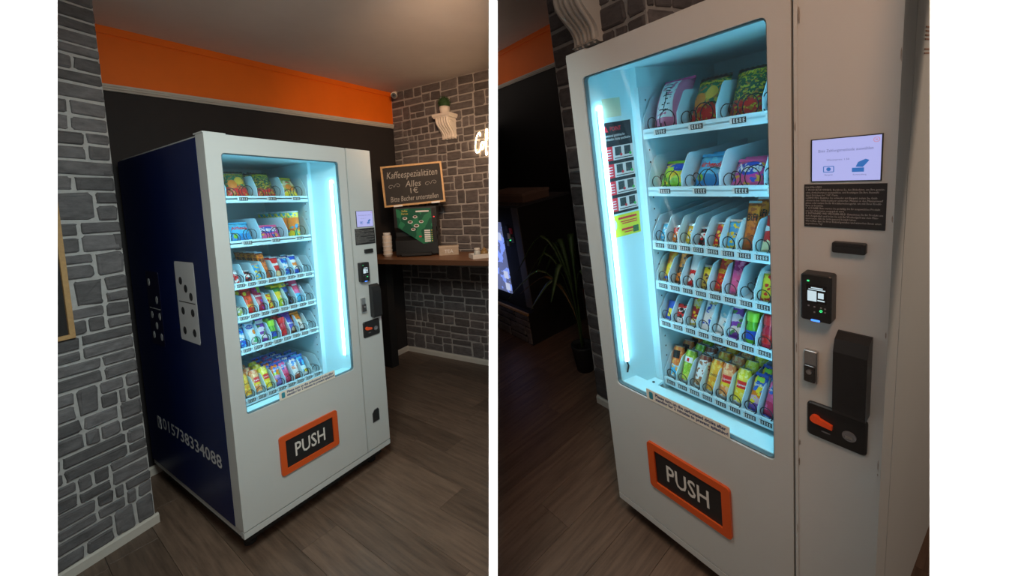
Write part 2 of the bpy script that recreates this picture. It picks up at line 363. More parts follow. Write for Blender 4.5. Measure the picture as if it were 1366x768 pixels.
part(wf, 'orange_cornice', MB().box(0, 7.2, -.012, 0, 2.89, 2.94), ORANGE, clip=RR.clip)
solid(RR, 'trim_2', moulding(0, 7.2, lambda u: 2.522, lambda u: 2.56), TRIMW, Ff, clip=RR.clip, label='white moulding under the orange band, left of the pillar', cat='moulding', kind='structure')
cl = MB().box(-3.9, 1.9, -1.5, 2.05, 2.79, 2.85); cl.clip2 = True
solid(RR, 'ceiling', cl, CEIL, clip=RR.clip, label='dark ceiling above the stone pillar', cat='ceiling', kind='structure')
# ---- added white walls, set along view rays to form the blank margins
def end_wall(name, pa, pb, pin, d0, d1, y0, y1, label):
    xa, xb, xi = pxx(pa, d0), pxx(pb, d0), pxx(pin, d0); k = d1 / d0; dx = xi * (k - 1)
    P = [(xa, d0), (xb, d0), (xb + dx, d1), (xa + dx, d1)]
    mb = MB(); mb.loops([[camw(x, y, z) for x, z in P] for y in (y0, y1)], 0, True, True)
    link(name, mb.mesh(name, PIER), I4, None, label, 'wall', None, 'structure')
end_wall('margin_wall_left', -70, 77, 77, PD, 1.52, -1.5, 1.6, 'added white wall end forming the blank left margin')
end_wall('margin_wall_middle', 652, 664, 658, PD, 7.0, -1.5, 1.75, 'added thin white wall forming the gap between the two views')
end_wall('margin_wall_right', 1240, 1420, 1240, PDR, .70, -1.0, 1.2, 'added white wall end forming the blank right margin')
# ================================================================== the vending machines
ORD = ['first', 'second', 'third', 'fourth', 'fifth', 'sixth', 'seventh', 'eighth', 'ninth']
LED = mat('cold_led', (.8, .95, 1), .4, emit=(.34, .79, 1.0), es=18)
LAV = mat('lit_screen', (.02, .02, .03), .25, emit=(.52, .54, 1.0), es=.80)
SCRINK = mat('screen_ink', (.02, .02, .03), .4, emit=(.20, .22, .55), es=.5)
SCRBLUE = mat('screen_icon_blue', (.02, .02, .03), .4, emit=(.03, .20, .62), es=.7)
SCRRED = mat('screen_icon_red', (.02, .02, .03), .4, emit=(.85, .25, .35), es=.7)
RDRSCR = mat('reader_screen', (.02, .02, .02), .3, emit=(.62, .78, .85), es=.9)
RDRDK = mat('reader_screen_dark', (.01, .01, .012), .25)
GREENLED = mat('green_led', (.02, .1, .03), .4, emit=(.05, .9, .25), es=1.6)
BLUELED = mat('blue_led', (.02, .03, .2), .4, emit=(.05, .22, 1.0), es=2.2)
ORLED = mat('reader_orange', (.3, .1, .02), .4, emit=(1, .35, .08), es=.8)
CREAM = mat('cream_sticker', (.80, .76, .66), .5)
TEAL = mat('teal_print', (.03, .25, .33), .5)
NAVYINK = mat('navy_ink', (.02, .05, .16), .5)
ORLEVER = mat('orange_lever', (.85, .09, .02), .35)
POSTBK = mat('poster_black', (.02, .022, .03), .45)
POSTRED = mat('poster_red', (.72, .03, .05), .45)
POSTW = mat('poster_white', (.72, .72, .74), .45)
PHOTO = mat('poster_photo', (.05, .07, .08), .4, noise=.9, nscale=160)
YELLOW = mat('yellow_notice', (.75, .80, .04), .45)
PAPER = mat('pale_green_paper', (.62, .70, .52), .6)
SCUFF = mat('worn_paint', (.26, .23, .20), .7, noise=.4, nscale=90)
CLEAR = mat('clear_plastic', (.5, .65, .7), .15)
def text_on_front(s, w, h, x, y, z, **kw):
    return letters(fit_text(s, w, h, **kw), lambda a, b: (x + a, y, z + b))
KAUF = ('KAUFPROZESS:\n1. PRODUKTAUSWAHL: Berühren Sie den Bildschirm, um Ihre gewün-\nschte Artikelnummer auszuwählen, und bestätigen Sie Ihre Auswahl\ndurch Drücken der "OK"-Taste.\n'
        '2.ZAHLUNG: Bezahlen Sie entweder mit Bargeld, indem Sie Geld-\nscheine in den Geldscheinleser einwerfen, Münzen in den Münzeinwurf\ngeben oder nutzen Sie Ihr Kreditkartenlesegerät, um mit Ihrer Kredit-\nkarte zu bezahlen.\n'
        '3. AUSGABE: Bitte warten Sie geduldig, bis Ihr ausgewähltes Produkt\naus dem Automaten ausgegeben wird.\n4. ENTNAHME UND WECHSELGELD: Entnehmen Sie Ihr Produkt aus\ndem Ausgabefach und holen Sie sich Ihr Wechselgeld aus dem Mün-\n'
        'zautomaten, falls Sie nicht passend bezahlt haben.\nWir hoffen, dass Sie Ihren Einkauf genießen und wünschen Ihnen einen\nangenehmen Tag!')
YT = .2                                          # where the tray fronts stand behind the glass
def coil_mesh(r, n, pitch, tag):
    pts = []; N = 14
    for i in range(int(n * N) + 1):
        a = 2 * math.pi * i / N + math.pi * 1.25; pts.append((r * .86 * math.cos(a), (.012 * i / N if i < N else .012 + pitch * (i / N - 1)), r + r * math.sin(a)))
    return MB().tube(pts, .0017, 5).mesh('coil_' + tag, WIRE, True)
COIL_N = coil_mesh(.0245, 7, .058, 'narrow'); COIL_W = coil_mesh(.033, 7, .062, 'wide')
def divider_mesh(h, tag):
    return MB().sideplate([(0, -.012), (0, h * .36), (.048, h * .95), (.060, h), (.49, h), (.49, -.012)], -.0011, .0011).mesh('divider_' + tag, TRAYM)
DIV_N = divider_mesh(.093, 'narrow'); DIV_W = divider_mesh(.112, 'wide')
def price_mesh():
    b = MB(); b.box(-.017, .017, -.0012, .0005, -.0075, .0075, 0); b.box(-.0185, -.013, -.0016, 0, -.0070, .0070, 1)
    for i in range(4):
        x = -.010 + i * .0068; b.box(x, x + .0016, -.0016, 0, -.0055, .0055, 1); 
        for z in (-.005, -.0006, .0038): b.box(x, x + .0045, -.0016, 0, z, z + .0013, 1)
    return b.mesh('price_label', [PRINTB, PRINTW])
PRICE = price_mesh()
def make_machine(room, d, side, shelf_z, wide_div, nar_div, tx0, tx1, label):
    W, xs, gx0, gx1, gz0, gz1, D, px0, px1, pz0, pz1 = d; H = 1.9
    t = thing(room, 'vending_machine', label, 'vending machine', T((0, 0, ZF)), 'snack vending machines')
    O = T((0, 0, -ZF))
    def P(name, mb, m, par=None, smooth=False, label=None): return part(par or t, name, mb, m, O if par is None else I4, smooth, None, label)
    # cabinet
    b = MB(); b.box(.012, W - .012, D - .02, D, 0, H); b.box(.012, W - .012, .10, D, H - .02, H); b.box(.012, W - .012, .10, D, 0, .02); b.box(.012, W - .012, .10, .12, 0, .40)
    P('cabinet', b, WHITE)
    P('side_panel', MB().box(0, .012, .092, D, -.005, H - .012), BLUE, label='navy blue film covered side panel')
    b = MB().box(W - .012, W, .094, .16, -.005, H); b.box(W - .013, W - .001, .163, D, -.005, H); P('side_panel', b, WHITE, label='plain off white side panel')
    b = MB().box(.004, W - .004, .02, D - .01, -.038, -.004); P('base_rail', b, WHITE)
    for x in (.07, W - .07):
        for y in (.12, D - .1): P('foot', MB().lathe([(.028, ZF), (.028, ZF + .02), (.014, ZF + .025), (.014, -.038)], 12, (x, y, 0)), SOFTBLACK)
    P('underside', MB().box(.03, W - .03, .06, D - .04, -.10, -.038), SOFTBLACK)
    # glazed door
    out = rrect(.0, xs - .0025, .0, H, .004); inn = rrect(gx0, gx1, gz0, gz1, .016)
    b = MB().ring(out, inn, 0, .03); b.box(0, .018, .03, .086, .0, H); b.box(.018, xs - .0025, .03, .086, H - .03, H); b.box(.018, xs - .0025, .03, .086, 0, .02)
    door = P('door', b, WHITE)
    P('gasket', MB().ring(rrect(gx0 - .001, gx1 + .001, gz0 - .001, gz1 + .001, .016), rrect(gx0 + .004, gx1 - .004, gz0 + .004, gz1 - .004, .014), .006, .022), mat('grey_gasket', (.10, .17, .20), .6), door)
    P('glass_pane', MB().box(gx0 + .002, gx1 - .002, .012, .016, gz0 + .002, gz1 - .002), GLASS, door)
    for z in (H,): P('hinge_plate', MB().box(-.002, .09, .004, .10, z, z + .006), WHITE, door)
    # control door
    b = MB().box(xs + .0025, W, 0, .090, 0, H); ctl = P('control_door', b, WHITE)
    P('edge_rib', MB().box(xs + .004, xs + .011, -.003, 0, 0, H), WHITE, ctl)
    P('lower_rail', MB().box(0, W, .0, .03, -.036, -.006), WHITE)
    # light inside: linings, lamps
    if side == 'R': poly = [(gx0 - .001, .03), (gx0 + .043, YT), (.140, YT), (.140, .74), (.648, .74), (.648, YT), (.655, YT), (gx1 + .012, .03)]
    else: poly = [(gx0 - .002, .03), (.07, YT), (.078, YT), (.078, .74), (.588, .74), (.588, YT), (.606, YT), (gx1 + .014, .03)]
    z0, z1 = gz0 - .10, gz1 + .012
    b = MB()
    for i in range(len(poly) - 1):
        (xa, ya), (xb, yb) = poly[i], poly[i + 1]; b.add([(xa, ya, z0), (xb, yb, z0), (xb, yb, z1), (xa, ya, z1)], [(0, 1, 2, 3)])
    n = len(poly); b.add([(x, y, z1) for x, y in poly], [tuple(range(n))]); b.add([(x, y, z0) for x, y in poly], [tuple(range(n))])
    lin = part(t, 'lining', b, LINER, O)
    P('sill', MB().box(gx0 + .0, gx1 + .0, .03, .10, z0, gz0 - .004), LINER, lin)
    yl = .052 if side == 'R' else .075
    for k, (xa, ya, xb, yb) in enumerate(((poly[0][0], poly[0][1], poly[1][0], poly[1][1]), (poly[-1][0], poly[-1][1], poly[-2][0], poly[-2][1]))):
        f = ((.058 if k == 0 else .070) - ya) / (yb - ya); x = xa + (xb - xa) * f; s = 1 if k == 0 else -1
        lamp = P('led_strip', MB().tube([(x + s * .007, .058 if k == 0 else .070, zz) for zz in (gz0 + .085, gz1 - .105)], .0085, 10), LED, smooth=True, label='glowing cold white led strip')
        P('strip_mount', MB().box(x - .003, x + .003, (.058 if k == 0 else .070) - .008, (.058 if k == 0 else .070) + .008, gz0 + .07, gz1 - .12), TRAYM, lamp)
    if side == 'R': P('lamp_cable', MB().tube([(gx0 + .012, .058, gz0 + .083), (gx0 + .016, .062, gz0 + .06), (gx0 + .010, .058, gz0 + .03)], .0035, 6), WIRE, smooth=True)
    # uprights with holes
    for x0, x1 in ((tx0 - .020, tx0 - .003), (tx1 + .003, tx1 + .020)):
        up = P('upright', MB().box(x0, x1, YT - .004, YT + .006, z0, gz1 - .06), TRAYM)
        xi = x1 if x0 < .3 else x0
        P('holed_strip', MB().box(min(xi, xi + (.001 if x0 < .3 else -.001)), max(xi, xi + (.001 if x0 < .3 else -.001)), YT + .006, YT + .07, z0, gz1 - .06), TRAYM, up)
        for k in range(26):
            zz = z0 + .06 + k * .046; P('slot_hole', MB().box(min(xi, xi + (.0018 if x0 < .3 else -.0018)), max(xi, xi + (.0018 if x0 < .3 else -.0018)), YT + .030, YT + .036, zz, zz + .006), PRINTB, up)
    # trays
    for i, z in enumerate(shelf_z):
        wide = i < 2; divs = wide_div if wide else nar_div
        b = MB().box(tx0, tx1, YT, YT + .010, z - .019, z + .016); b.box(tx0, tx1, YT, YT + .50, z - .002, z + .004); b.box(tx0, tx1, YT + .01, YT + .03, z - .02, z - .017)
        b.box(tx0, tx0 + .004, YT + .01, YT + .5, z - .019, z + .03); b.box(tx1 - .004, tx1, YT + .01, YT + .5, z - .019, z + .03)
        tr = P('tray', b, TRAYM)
        for x in divs: link('divider', DIV_W if wide else DIV_N, T((x, YT + .003, z + .016)), tr)
        for k in range(len(divs) - 1):
            xa, xb = divs[k], divs[k + 1]; xm = (xa + xb) / 2
            if xb - xa < .03: continue
            link('price_label', PRICE, T((xm if not wide else xm, YT - .0004, z)) @ Matrix.Diagonal((1.35 if wide else 1.2, 1, 1.15, 1)), tr)
            if wide:
                link('coil', COIL_N, T((xa + .028, YT + .006, z + .006)), tr); c2 = link('coil', COIL_W, T((xb - .044, YT + .004, z + .006)) @ Matrix.Diagonal((-1, 1, 1, 1)), tr)
            else: link('coil', COIL_N, T((xm, YT + .001, z + .008)), tr)
    # delivery flap
    fl = P('delivery_flap', MB().ring(rrect(px0, px1, pz0, pz1, .014), rrect(px0 + .030, px1 - .030, pz0 + .030, pz1 - .030, .003), -.010, 0), ORFR, label='orange frame around the black push flap')
    P('push_panel', MB().box(px0 + .030, px1 - .030, -.003, 0, pz0 + .030, pz1 - .030), BLACK, fl)
    P('lettering', text_on_front('PUSH', (px1 - px0) * .52, (pz1 - pz0) * .36, (px0 + px1) / 2, -.0038, (pz0 + pz1) / 2, bold=.012), mat('push_white', (.66, .63, .58), .5), fl)
    # splash notice across the foot of the glass
    sx0, sx1, sz0, sz1 = .215, .530, gz0 + .001, gz0 + .047
    st = P('notice_sticker', MB().box(sx0, sx1, -.0024, -.0012, sz0, sz1), CREAM)
    P('lettering', text_on_front('Please turn on the carbonated drinks after\nstanding for 2 minutes to prevent splashing!', (sx1 - sx0) * .86, (sz1 - sz0) * .74, sx0 + (sx1 - sx0) * .555, -.0030, (sz0 + sz1) / 2, align='LEFT', bold=.03, line=.9), NAVYINK, st)
    P('can_icon', MB().plate(rrect(sx0 + .012, sx0 + .029, sz0 + .008, sz1 - .008, .005), -.0032, -.0024), TEAL, st)
    # touch screen
    k0, k1, s0, s1 = (.749, .867, 1.433, 1.525) if side == 'R' else (.754, .872, 1.424, 1.521)
    sc = P('touch_screen', MB().box(k0 - .003, k1 + .002, -.003, 0, s0 - .002, s1 + .002), BLACK)
    P('display', MB().box(k0, k1, -.0042, -.003, s0, s1), LAV, sc, label='lit pale lavender display')
    xm = (k0 + k1) / 2; zz = s1
    P('lettering', text_on_front('Bitte Zahlungsmethode auswählen', .094, .008, xm, -.0046, zz - .026), SCRINK, sc)
    P('lettering', text_on_front('Warenpreis: 1.50', .040, .005, xm - .012, -.0046, zz - .046), SCRINK, sc)
    bz = s0 + .026
    nt_ = MB().ring(rrect(k0 + .021, k0 + .041, bz - .007, bz + .007, .002), rrect(k0 + .0225, k0 + .0395, bz - .0055, bz + .0055, .001), -.0047, -.0042); nt_.plate(circle(k0 + .031, bz, .0042, 12), -.0047, -.0042)
    P('banknote_icon', nt_, SCRBLUE, sc)
    cd = MB().box(k1 - .046, k1 - .026, -.0047, -.0042, bz - .008, bz + .001); cd.plate([(k1 - .040, bz + .003), (k1 - .028, bz + .002), (k1 - .022, bz + .010), (k1 - .018, bz + .016), (k1 - .024, bz + .019), (k1 - .036, bz + .013)], -.0047, -.0042)
    P('card_icon', cd, SCRBLUE, sc)
    P('lettering', text_on_front('Bargeld', .014, .004, k0 + .031, -.0046, bz - .013), SCRINK, sc); P('lettering', text_on_front('Kartenzahlung', .022, .004, k1 - .033, -.0046, bz - .014), SCRINK, sc)
    cr = MB().ring(circle(k1 - .0075, s1 - .009, .0052, 16), circle(k1 - .0075, s1 - .009, .0044, 16), -.0047, -.0042)
    for a in (45, 135): cr.add([(k1 - .0075 + math.cos(math.radians(a)) * u - math.sin(math.radians(a)) * v_, -.0047, s1 - .009 + math.sin(math.radians(a)) * u + math.cos(math.radians(a)) * v_) for u, v_ in ((-.0024, -.0004), (.0024, -.0004), (.0024, .0004), (-.0024, .0004))], [(0, 1, 2, 3)])
    P('close_icon', cr, SCRRED, sc)
    dz = 0 if side == 'R' else -.011; dx = 0 if side == 'R' else .003
    # black instruction plate
    ip = P('instruction_plate', MB().box(.733 + dx, .878 + dx, -.002, 0, 1.324 + dz, 1.425 + dz), PRINTB)
    P('lettering', text_on_front(KAUF, .139, .092, .8055 + dx, -.0026, 1.3745 + dz, align='LEFT', res=1), mat('plate_ink', (.42, .40, .38), .6), ip)
    # bill slot
    sl = P('bill_slot', MB().rbox(.790 + dx, .850 + dx, -.012, 0, 1.268 + dz, 1.293 + dz, .004), BLACK); P('slot_mouth', MB().box(.797 + dx, .843 + dx, -.0135, -.010, 1.283 + dz, 1.288 + dz), SOFTBLACK, sl)
    # card reader
    rz = dz * .9; rd = P('card_reader', MB().rbox(.735 + dx, .797 + dx, -.030, 0, 1.094 + rz, 1.214 + rz, .006), BLACK, label='black contactless card reader')
    P('reader_display', MB().box(.747 + dx, .787 + dx, -.0308, -.030, 1.142 + rz, 1.188 + rz), RDRDK, rd)
    P('reader_image', MB().box(.750 + dx, .768 + dx, -.0314, -.0308, 1.147 + rz, 1.173 + rz), RDRSCR, rd); 
    im = MB().box(.771 + dx, .782 + dx, -.0314, -.0308, 1.156 + rz, 1.170 + rz); im.box(.757 + dx, .780 + dx, -.0314, -.0308, 1.180 + rz, 1.1825 + rz); im.box(.752 + dx, .785 + dx, -.0314, -.0308, 1.176 + rz, 1.178 + rz); im.box(.770 + dx, .784 + dx, -.0314, -.0308, 1.149 + rz, 1.152 + rz)
    P('reader_image', im, RDRSCR, rd)
    P('status_light', MB().box(.749 + dx, .753 + dx, -.0314, -.030, 1.196 + rz, 1.199 + rz), GREENLED, rd); P('key_light', MB().ring(circle(.777 + dx, 1.124 + rz, .0028, 12), circle(.777 + dx, 1.124 + rz, .0018, 12), -.0314, -.030), GREENLED, rd)
    for kx, kz in ((.752, 1.132), (.764, 1.131), (.777, 1.131), (.785, 1.130), (.785, 1.121), (.764, 1.117)): P('key', MB().box(kx - .0015 + dx, kx + .0015 + dx, -.0312, -.030, kz + rz, kz + .003 + rz), mat('key_grey', (.25, .25, .28), .4), rd)
    P('antenna_light', MB().rbox(.757 + dx, .775 + dx, -.0315, -.020, 1.0945 + rz, 1.099 + rz, .0015), BLUELED, rd)
    # lock, cover, coin unit
    lz = dz * 1.6; lk = P('door_lock', MB().rbox(.735 + dx, .764 + dx, -.012, 0, .908 + lz, 1.000 + lz, .004), STEEL, label='steel swing handle lock')
    P('lock_handle', MB().rbox(.738 + dx, .762 + dx, -.020, -.012, .915 + lz, .962 + lz, .003), mat('dark_chrome', (.16, .16, .17), .25, metal=1), lk); P('lock_cylinder', MB().lathe([(.006, 0), (.006, .004)], 12).mesh and MB().plate(circle(.750 + dx, .945 + lz, .006, 12), -.023, -.020), STEEL, lk)
    kz = dz * 1.5; cvr = MB(); a, bb = .803 + dx, .866 + dx
    cvr.sideplate([(0, .866 + kz), (-.032, .862 + kz), (-.036, .872 + kz), (-.036, 1.030 + kz), (-.026, 1.060 + kz), (-.006, 1.072 + kz), (0, 1.072 + kz)], a, bb); cv = P('coin_cover', cvr, BLACK, label='black plastic hood')
    cz_ = dz * 2; cu = P('coin_unit', MB().rbox(.741 + dx * .3, .864 + dx * .3, -.008, 0, .749 + cz_, .850 + cz_, .010), BLACK, label='black coin unit with orange return lever')
    x_ = dx * .3
    lv = MB().plate(circle(.762 + x_, .808 + cz_, .011, 16), -.018, -.008); lv.plate([(.758 + x_, .818 + cz_), (.798 + x_, .806 + cz_), (.798 + x_, .794 + cz_), (.760 + x_, .797 + cz_)], -.017, -.009); P('return_lever', lv, ORLEVER, cu)
    cp = MB().plate(circle(.831 + x_, .792 + cz_, .014, 18), -.011, -.008); P('coin_slot', cp, mat('grey_insert', (.16, .16, .17), .3), cu); P('coin_tongue', MB().box(.824 + x_, .838 + x_, -.013, -.011, .786 + cz_, .793 + cz_), STEEL, cu); P('lever_mark', MB().plate(circle(.783 + x_, .775 + cz_, .010, 12, .002), -.0088, -.008), mat('grey_insert'), cu)
    # coin return recess
    ch = [(.765, .168), (.813, .168), (.813, .236), (.805, .247), (.780, .244), (.765, .226)]; cr_ = P('return_cup', MB().plate(ch, -.002, 0), SOFTBLACK, label='black coin return opening')
    P('cup_rim', MB().loops([[(x, -.002, z) for x, z in ch], [(.789 + (x - .789) * 1.06, -.004, .207 + (z - .207) * 1.06) for x, z in ch], [(.789 + (x - .789) * 1.08, 0, .207 + (z - .207) * 1.08) for x, z in ch]]), mat('grey_insert'), cr_)
    if side == 'L':
        # printed figures and telephone number on the blue side (read from the side: left is the back of the machine)
        def side_plate(poly, dx=.0008): return MB().sideplate(poly, -dx, 0)
        def quad(u, v_): return (.500 - .243 * u + .012 * (1 - v_), .885 + .418 * v_)
        def dom(quad, tile, pipm, ups, low, nm):
            q = lambda pts: [quad(u, v_) for u, v_ in pts]
            tl = P('domino_print', side_plate(q([(.03, 0), (.97, 0), (1, .03), (1, .97), (.97, 1), (.03, 1), (0, .97), (0, .03)])), tile, label=nm)
            for (u, v_) in ups + low: P('pip', side_plate([quad(u + .085 * math.cos(a), v_ + .05 * math.sin(a)) for a in [2 * math.pi * k / 14 for k in range(14)]], .0014), pipm, tl)
            P('centre_line', side_plate(q([(.08, .493), (.92, .493), (.92, .503), (.08, .503)]), .0014), pipm, tl)
        dom(quad, SILVER, PRINTB, [(.26, .76), (.5, .67), (.74, .58)], [(.25, .38), (.75, .38), (.25, .13), (.75, .13)], 'silver domino print with black pips')
        dom(lambda u, v_: (.955 - .20 * u + .01 * (1 - v_), .80 + .43 * v_), mat('dark_domino_print', (.008, .008, .04), .4), SILVER, [(.2, .85), (.7, .62)], [(.2, .40), (.8, .40), (.5, .26), (.2, .12), (.8, .12)], 'dark domino print with silver pips')
        num = fit_text('015738334088', .79, .072, bold=.012); ic = P('phone_icon', side_plate([(1.048 - x, .250 + z) for x, z in rrect(0, .062, 0, .075, .008)]), SILVER)
        P('handset', side_plate([(1.048 - x, .250 + z) for x, z in ((.014, .058), (.024, .062), (.028, .048), (.023, .044), (.034, .026), (.042, .030), (.050, .020), (.044, .010), (.034, .012), (.018, .036))], .0014), BLUE, ic)
        P('phone_number', letters(num, lambda a_, b_: (-.0008, .562 - a_, .300 + b_ - .0)), SILVER)
    else:
        # posters on the inner left wall of the display (slanting wall plane)
        (xa, ya), (xb, yb) = poly[0], poly[1]; ln = math.hypot(xb - xa, yb - ya)
        Fw = O @ frame((xa, ya, 0), (xb - xa, yb - ya, 0))
        def PW_(name, mb, m, par=None, label=None): return part(par or t, name, mb, m, Fw if par is None else I4, label=label)
        p0, p1, q0, q1 = .030, .162, 1.305, 1.650
        po = PW_('guideline_poster', MB().box(p0, p1, -.002, -.0008, q0, q1), POSTBK, label='black poster with red tags and small photos')
        PW_('warning_triangle', MB().plate([(p0 + .006, q1 - .034), (p0 + .030, q1 - .034), (p0 + .018, q1 - .010)], -.0026, -.002), POSTRED, po)
        PW_('lettering', text_on_front('POINT', .048, .016, p0 + .062, -.0026, q1 - .024, bold=.01), POSTRED, po)
        PW_('lettering', text_on_front('Operational guidelines for\nmerchandise display specification', .118, .026, (p0 + p1) / 2, -.0026, q1 - .056, align='LEFT', bold=.01), POSTW, po)
        for k in range(4):
            zt = q1 - .088 - k * .065; PW_('red_tag', MB().box(p0, p0 + .040, -.0026, -.002, zt - .052, zt), POSTRED, po)
            for j in range(4): PW_('tag_line', MB().box(p0 + .008, p0 + .032, -.0030, -.0026, zt - .014 - j * .010, zt - .011 - j * .010), POSTW, po)
            PW_('white_field', MB().box(p0 + .040, p1, -.0026, -.002, zt - .052, zt), POSTW, po)
            for j in range(2):
                xx = p0 + .050 + j * .042; PW_('small_photo', MB().box(xx, xx + .028, -.0030, -.0026, zt - .036, zt - .004), PHOTO, po)
                PW_('mark', MB().plate(circle(xx + .026, zt - .034, .0055, 10), -.0034, -.003), POSTRED if j == 0 else mat('tick_green', (.05, .5, .08), .5), po)
            PW_('caption_line', MB().box(p0 + .046, p1 - .006, -.0030, -.0026, zt - .047, zt - .044), PRINTB, po)
        yn = PW_('yellow_notice', MB().box(p0 - .004, p1 + .002, -.002, -.0008, 1.212, 1.298), YELLOW, label='yellow notice with red print')
        for j, (wd_, zz) in enumerate(((.8, 1.286), (.72, 1.270), (.66, 1.262), (.7, 1.240), (.6, 1.226))): PW_('print_line', MB().box(p1 - .006 - .115 * wd_, p1 - .012, -.0026, -.002, zz - (.006 if j in (0, 3) else .002), zz + .002), POSTRED, yn)
        PW_('dark_square', MB().box(p1 - .034, p1 - .008, -.0030, -.002, 1.218, 1.244), mat('tick_green2', (.05, .18, .06), .5), yn); PW_('cartoon_block', MB().plate(circle(p0 + .012, 1.262, .013, 12, .022), -.0028, -.002), POSTW, yn)
        PW_('taped_note', MB().box(p0 + .016, p0 + .094, -.0016, -.0006, 1.668, 1.735), PAPER, label='pale taped paper note')
        # faded print on the right side and worn paint
        b = MB()
        for k in range(6): b.box(W, W + .0006, .170, .235 + .02 * (k % 2), 1.722 - k * .008 - (.012 if k > 3 else 0), 1.725 - k * .008 - (.012 if k > 3 else 0))
        P('faded_print', b, mat('faded_brown', (.30, .17, .12), .6)).__setitem__('kind', 'stuff')
        rg = random.Random(4)
        for k in range(12):
            z = rg.uniform(.25, 1.88); e = rg.choice((0, 1, 1)); x = W - rg.uniform(.001, .006) if e else xs + rg.uniform(.004, .016); h = rg.uniform(.006, .03)
            P('scuff', MB().plate([(x - .0008, z), (x + .0006, z - h * .3), (x + .001, z + h * .5), (x, z + h), (x - .0012, z + h * .6)], -.0034 if not e else -.0006, 0), SCUFF, ctl)
    # floor ledge of the display
    if side == 'R':
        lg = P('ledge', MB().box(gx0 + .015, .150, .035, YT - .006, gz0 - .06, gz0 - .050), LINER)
        for x, y in ((.105, .10), (.125, .16), (.085, .055)): P('hole', MB().lathe([(.006, gz0 - .0505), (.006, gz0 - .0490)], 10, (x, y, 0)), PRINTB, lg)
    P('collecting_flap', MB().add([(.16, .04, gz0 - .045), (gx1, .04, gz0 - .045), (gx1, YT - .01, gz0 - .085), (.16, YT - .01, gz0 - .085), (.16, .04, gz0 - .050), (gx1, .04, gz0 - .050), (gx1, YT - .01, gz0 - .090), (.16, YT - .01, gz0 - .090)], [(0, 1, 2, 3), (4, 5, 6, 7), (0, 1, 5, 4), (1, 2, 6, 5), (2, 3, 7, 6), (3, 0, 4, 7)]), TRAYM)
    return t
dL = (0.88656, 0.71081, 0.06187, 0.65929, 0.55928, 1.81501, 1.2249, 0.19133, 0.51887, 0.16401, 0.37353)
dR = (0.89017, 0.70882, 0.06755, 0.65819, 0.59663, 1.81686, 1.0724, 0.19698, 0.52375, 0.18528, 0.40057)
ZL_ = [1.611, 1.379, 1.158, .985, .812, .537]; ZR_ = [1.588, 1.372, 1.158, .989, .822, .550]
PIT = .0525
NL = [.088 + .0095 + PIT * i for i in range(0)] or [.0925] + [.1450 + PIT * i for i in range(9)]
NR = [.155 + PIT * i for i in range(10)]
WL = [.0925, .150, .297, .441, .568]; WR = [.155, .290, .425, .560, .628]
make_machine(RL, dL, 'L', ZL_, WL, [x for x in NL if x < .575], .082, .575, 'white snack vending machine with a navy blue side and black push flap, left picture')
make_machine(RR, dR, 'R', ZR_, WR, [x for x in NR if x < .636], .150, .636, 'white snack vending machine seen from its plain right side, right picture')
# ================================================================== the goods
def bag_surface(w, h, t, sag=0.0, seed=0):
    rg = random.Random(seed); ph = [rg.uniform(0, 6.28) for _ in range(6)]
    def S(u, v, off=0.0, back=False):
        B = max(0.0, 1 - abs(u) ** 3) ** .6 * max(0.0, math.sin(math.pi * min(1, max(0, v ** (1 - sag * .35))))) ** .55
        wr = 1 + .10 * math.sin(5 * u + ph[0] + 3 * v) * math.sin(9 * v + ph[1]) + .07 * math.sin(13 * u * v + ph[2])
        y = -t / 2 * B * wr
        x = u * w / 2 * (1 - .07 * math.sin(math.pi * v)) + .004 * w * math.sin(20 * v + ph[3])
        return V((x, (y - off) if not back else -y * .75 + off, v * h))
    return S
def bag_parts(w, h, t, m, sealm, patches=(), words=(), sag=0.0, seed=0, seal=.010):
    S = bag_surface(w, h, t, sag, seed); out = []
    b = MB(); b.grid(lambda i, j: S(i * 2 - 1, j), 8, 10); b.grid(lambda i, j: S(1 - i * 2, j, 0, True), 8, 10)
    me = b.mesh('wrapper', m, True); bm = bmesh.new(); bm.from_mesh(me); bmesh.ops.remove_doubles(bm, verts=bm.verts, dist=.0004); bmesh.ops.recalc_face_normals(bm, faces=bm.faces); bm.to_mesh(me); bm.free(); out.append(('wrapper', me))
    for z0, sg in ((h, 1), (0, -1)):
        n = 14; P = [(-w / 2 * .97 + w * .97 * i / n, z0 + sg * (seal if i % 2 else seal * .8)) for i in range(n + 1)]
        P = P + [(w / 2 * .97, z0 - sg * .002), (-w / 2 * .97, z0 - sg * .002)]
        out.append(('crimped_seal', MB().plate(P, -.0008, .0008).mesh('crimped_seal', sealm)))
    for nm, u0, u1, v0, v1, pm, ell in patches:
        b = MB()
        if ell:
            rings = [[S((u0 + u1) / 2 + (u1 - u0) / 2 * r * math.cos(a), (v0 + v1) / 2 + (v1 - v0) / 2 * r * math.sin(a), .0008) for a in [2 * math.pi * k / 16 for k in range(16)]] for r in (1, .66, .33)]
            b.loops(rings, 0, False, True)
        else: b.grid(lambda i, j: S(u0 + (u1 - u0) * i, v0 + (v1 - v0) * j, .0008), 6, 6)
        out.append((nm, b.mesh(nm, pm, True)))
    for s, wd, hg, u, v, ink, kw in words:
        vf = fit_text(s, wd, hg, **kw); out.append(('lettering', letters(vf, lambda a, c: S(u + a / (w / 2), v + c / h, .0016)).mesh('lettering', ink)))
    return out
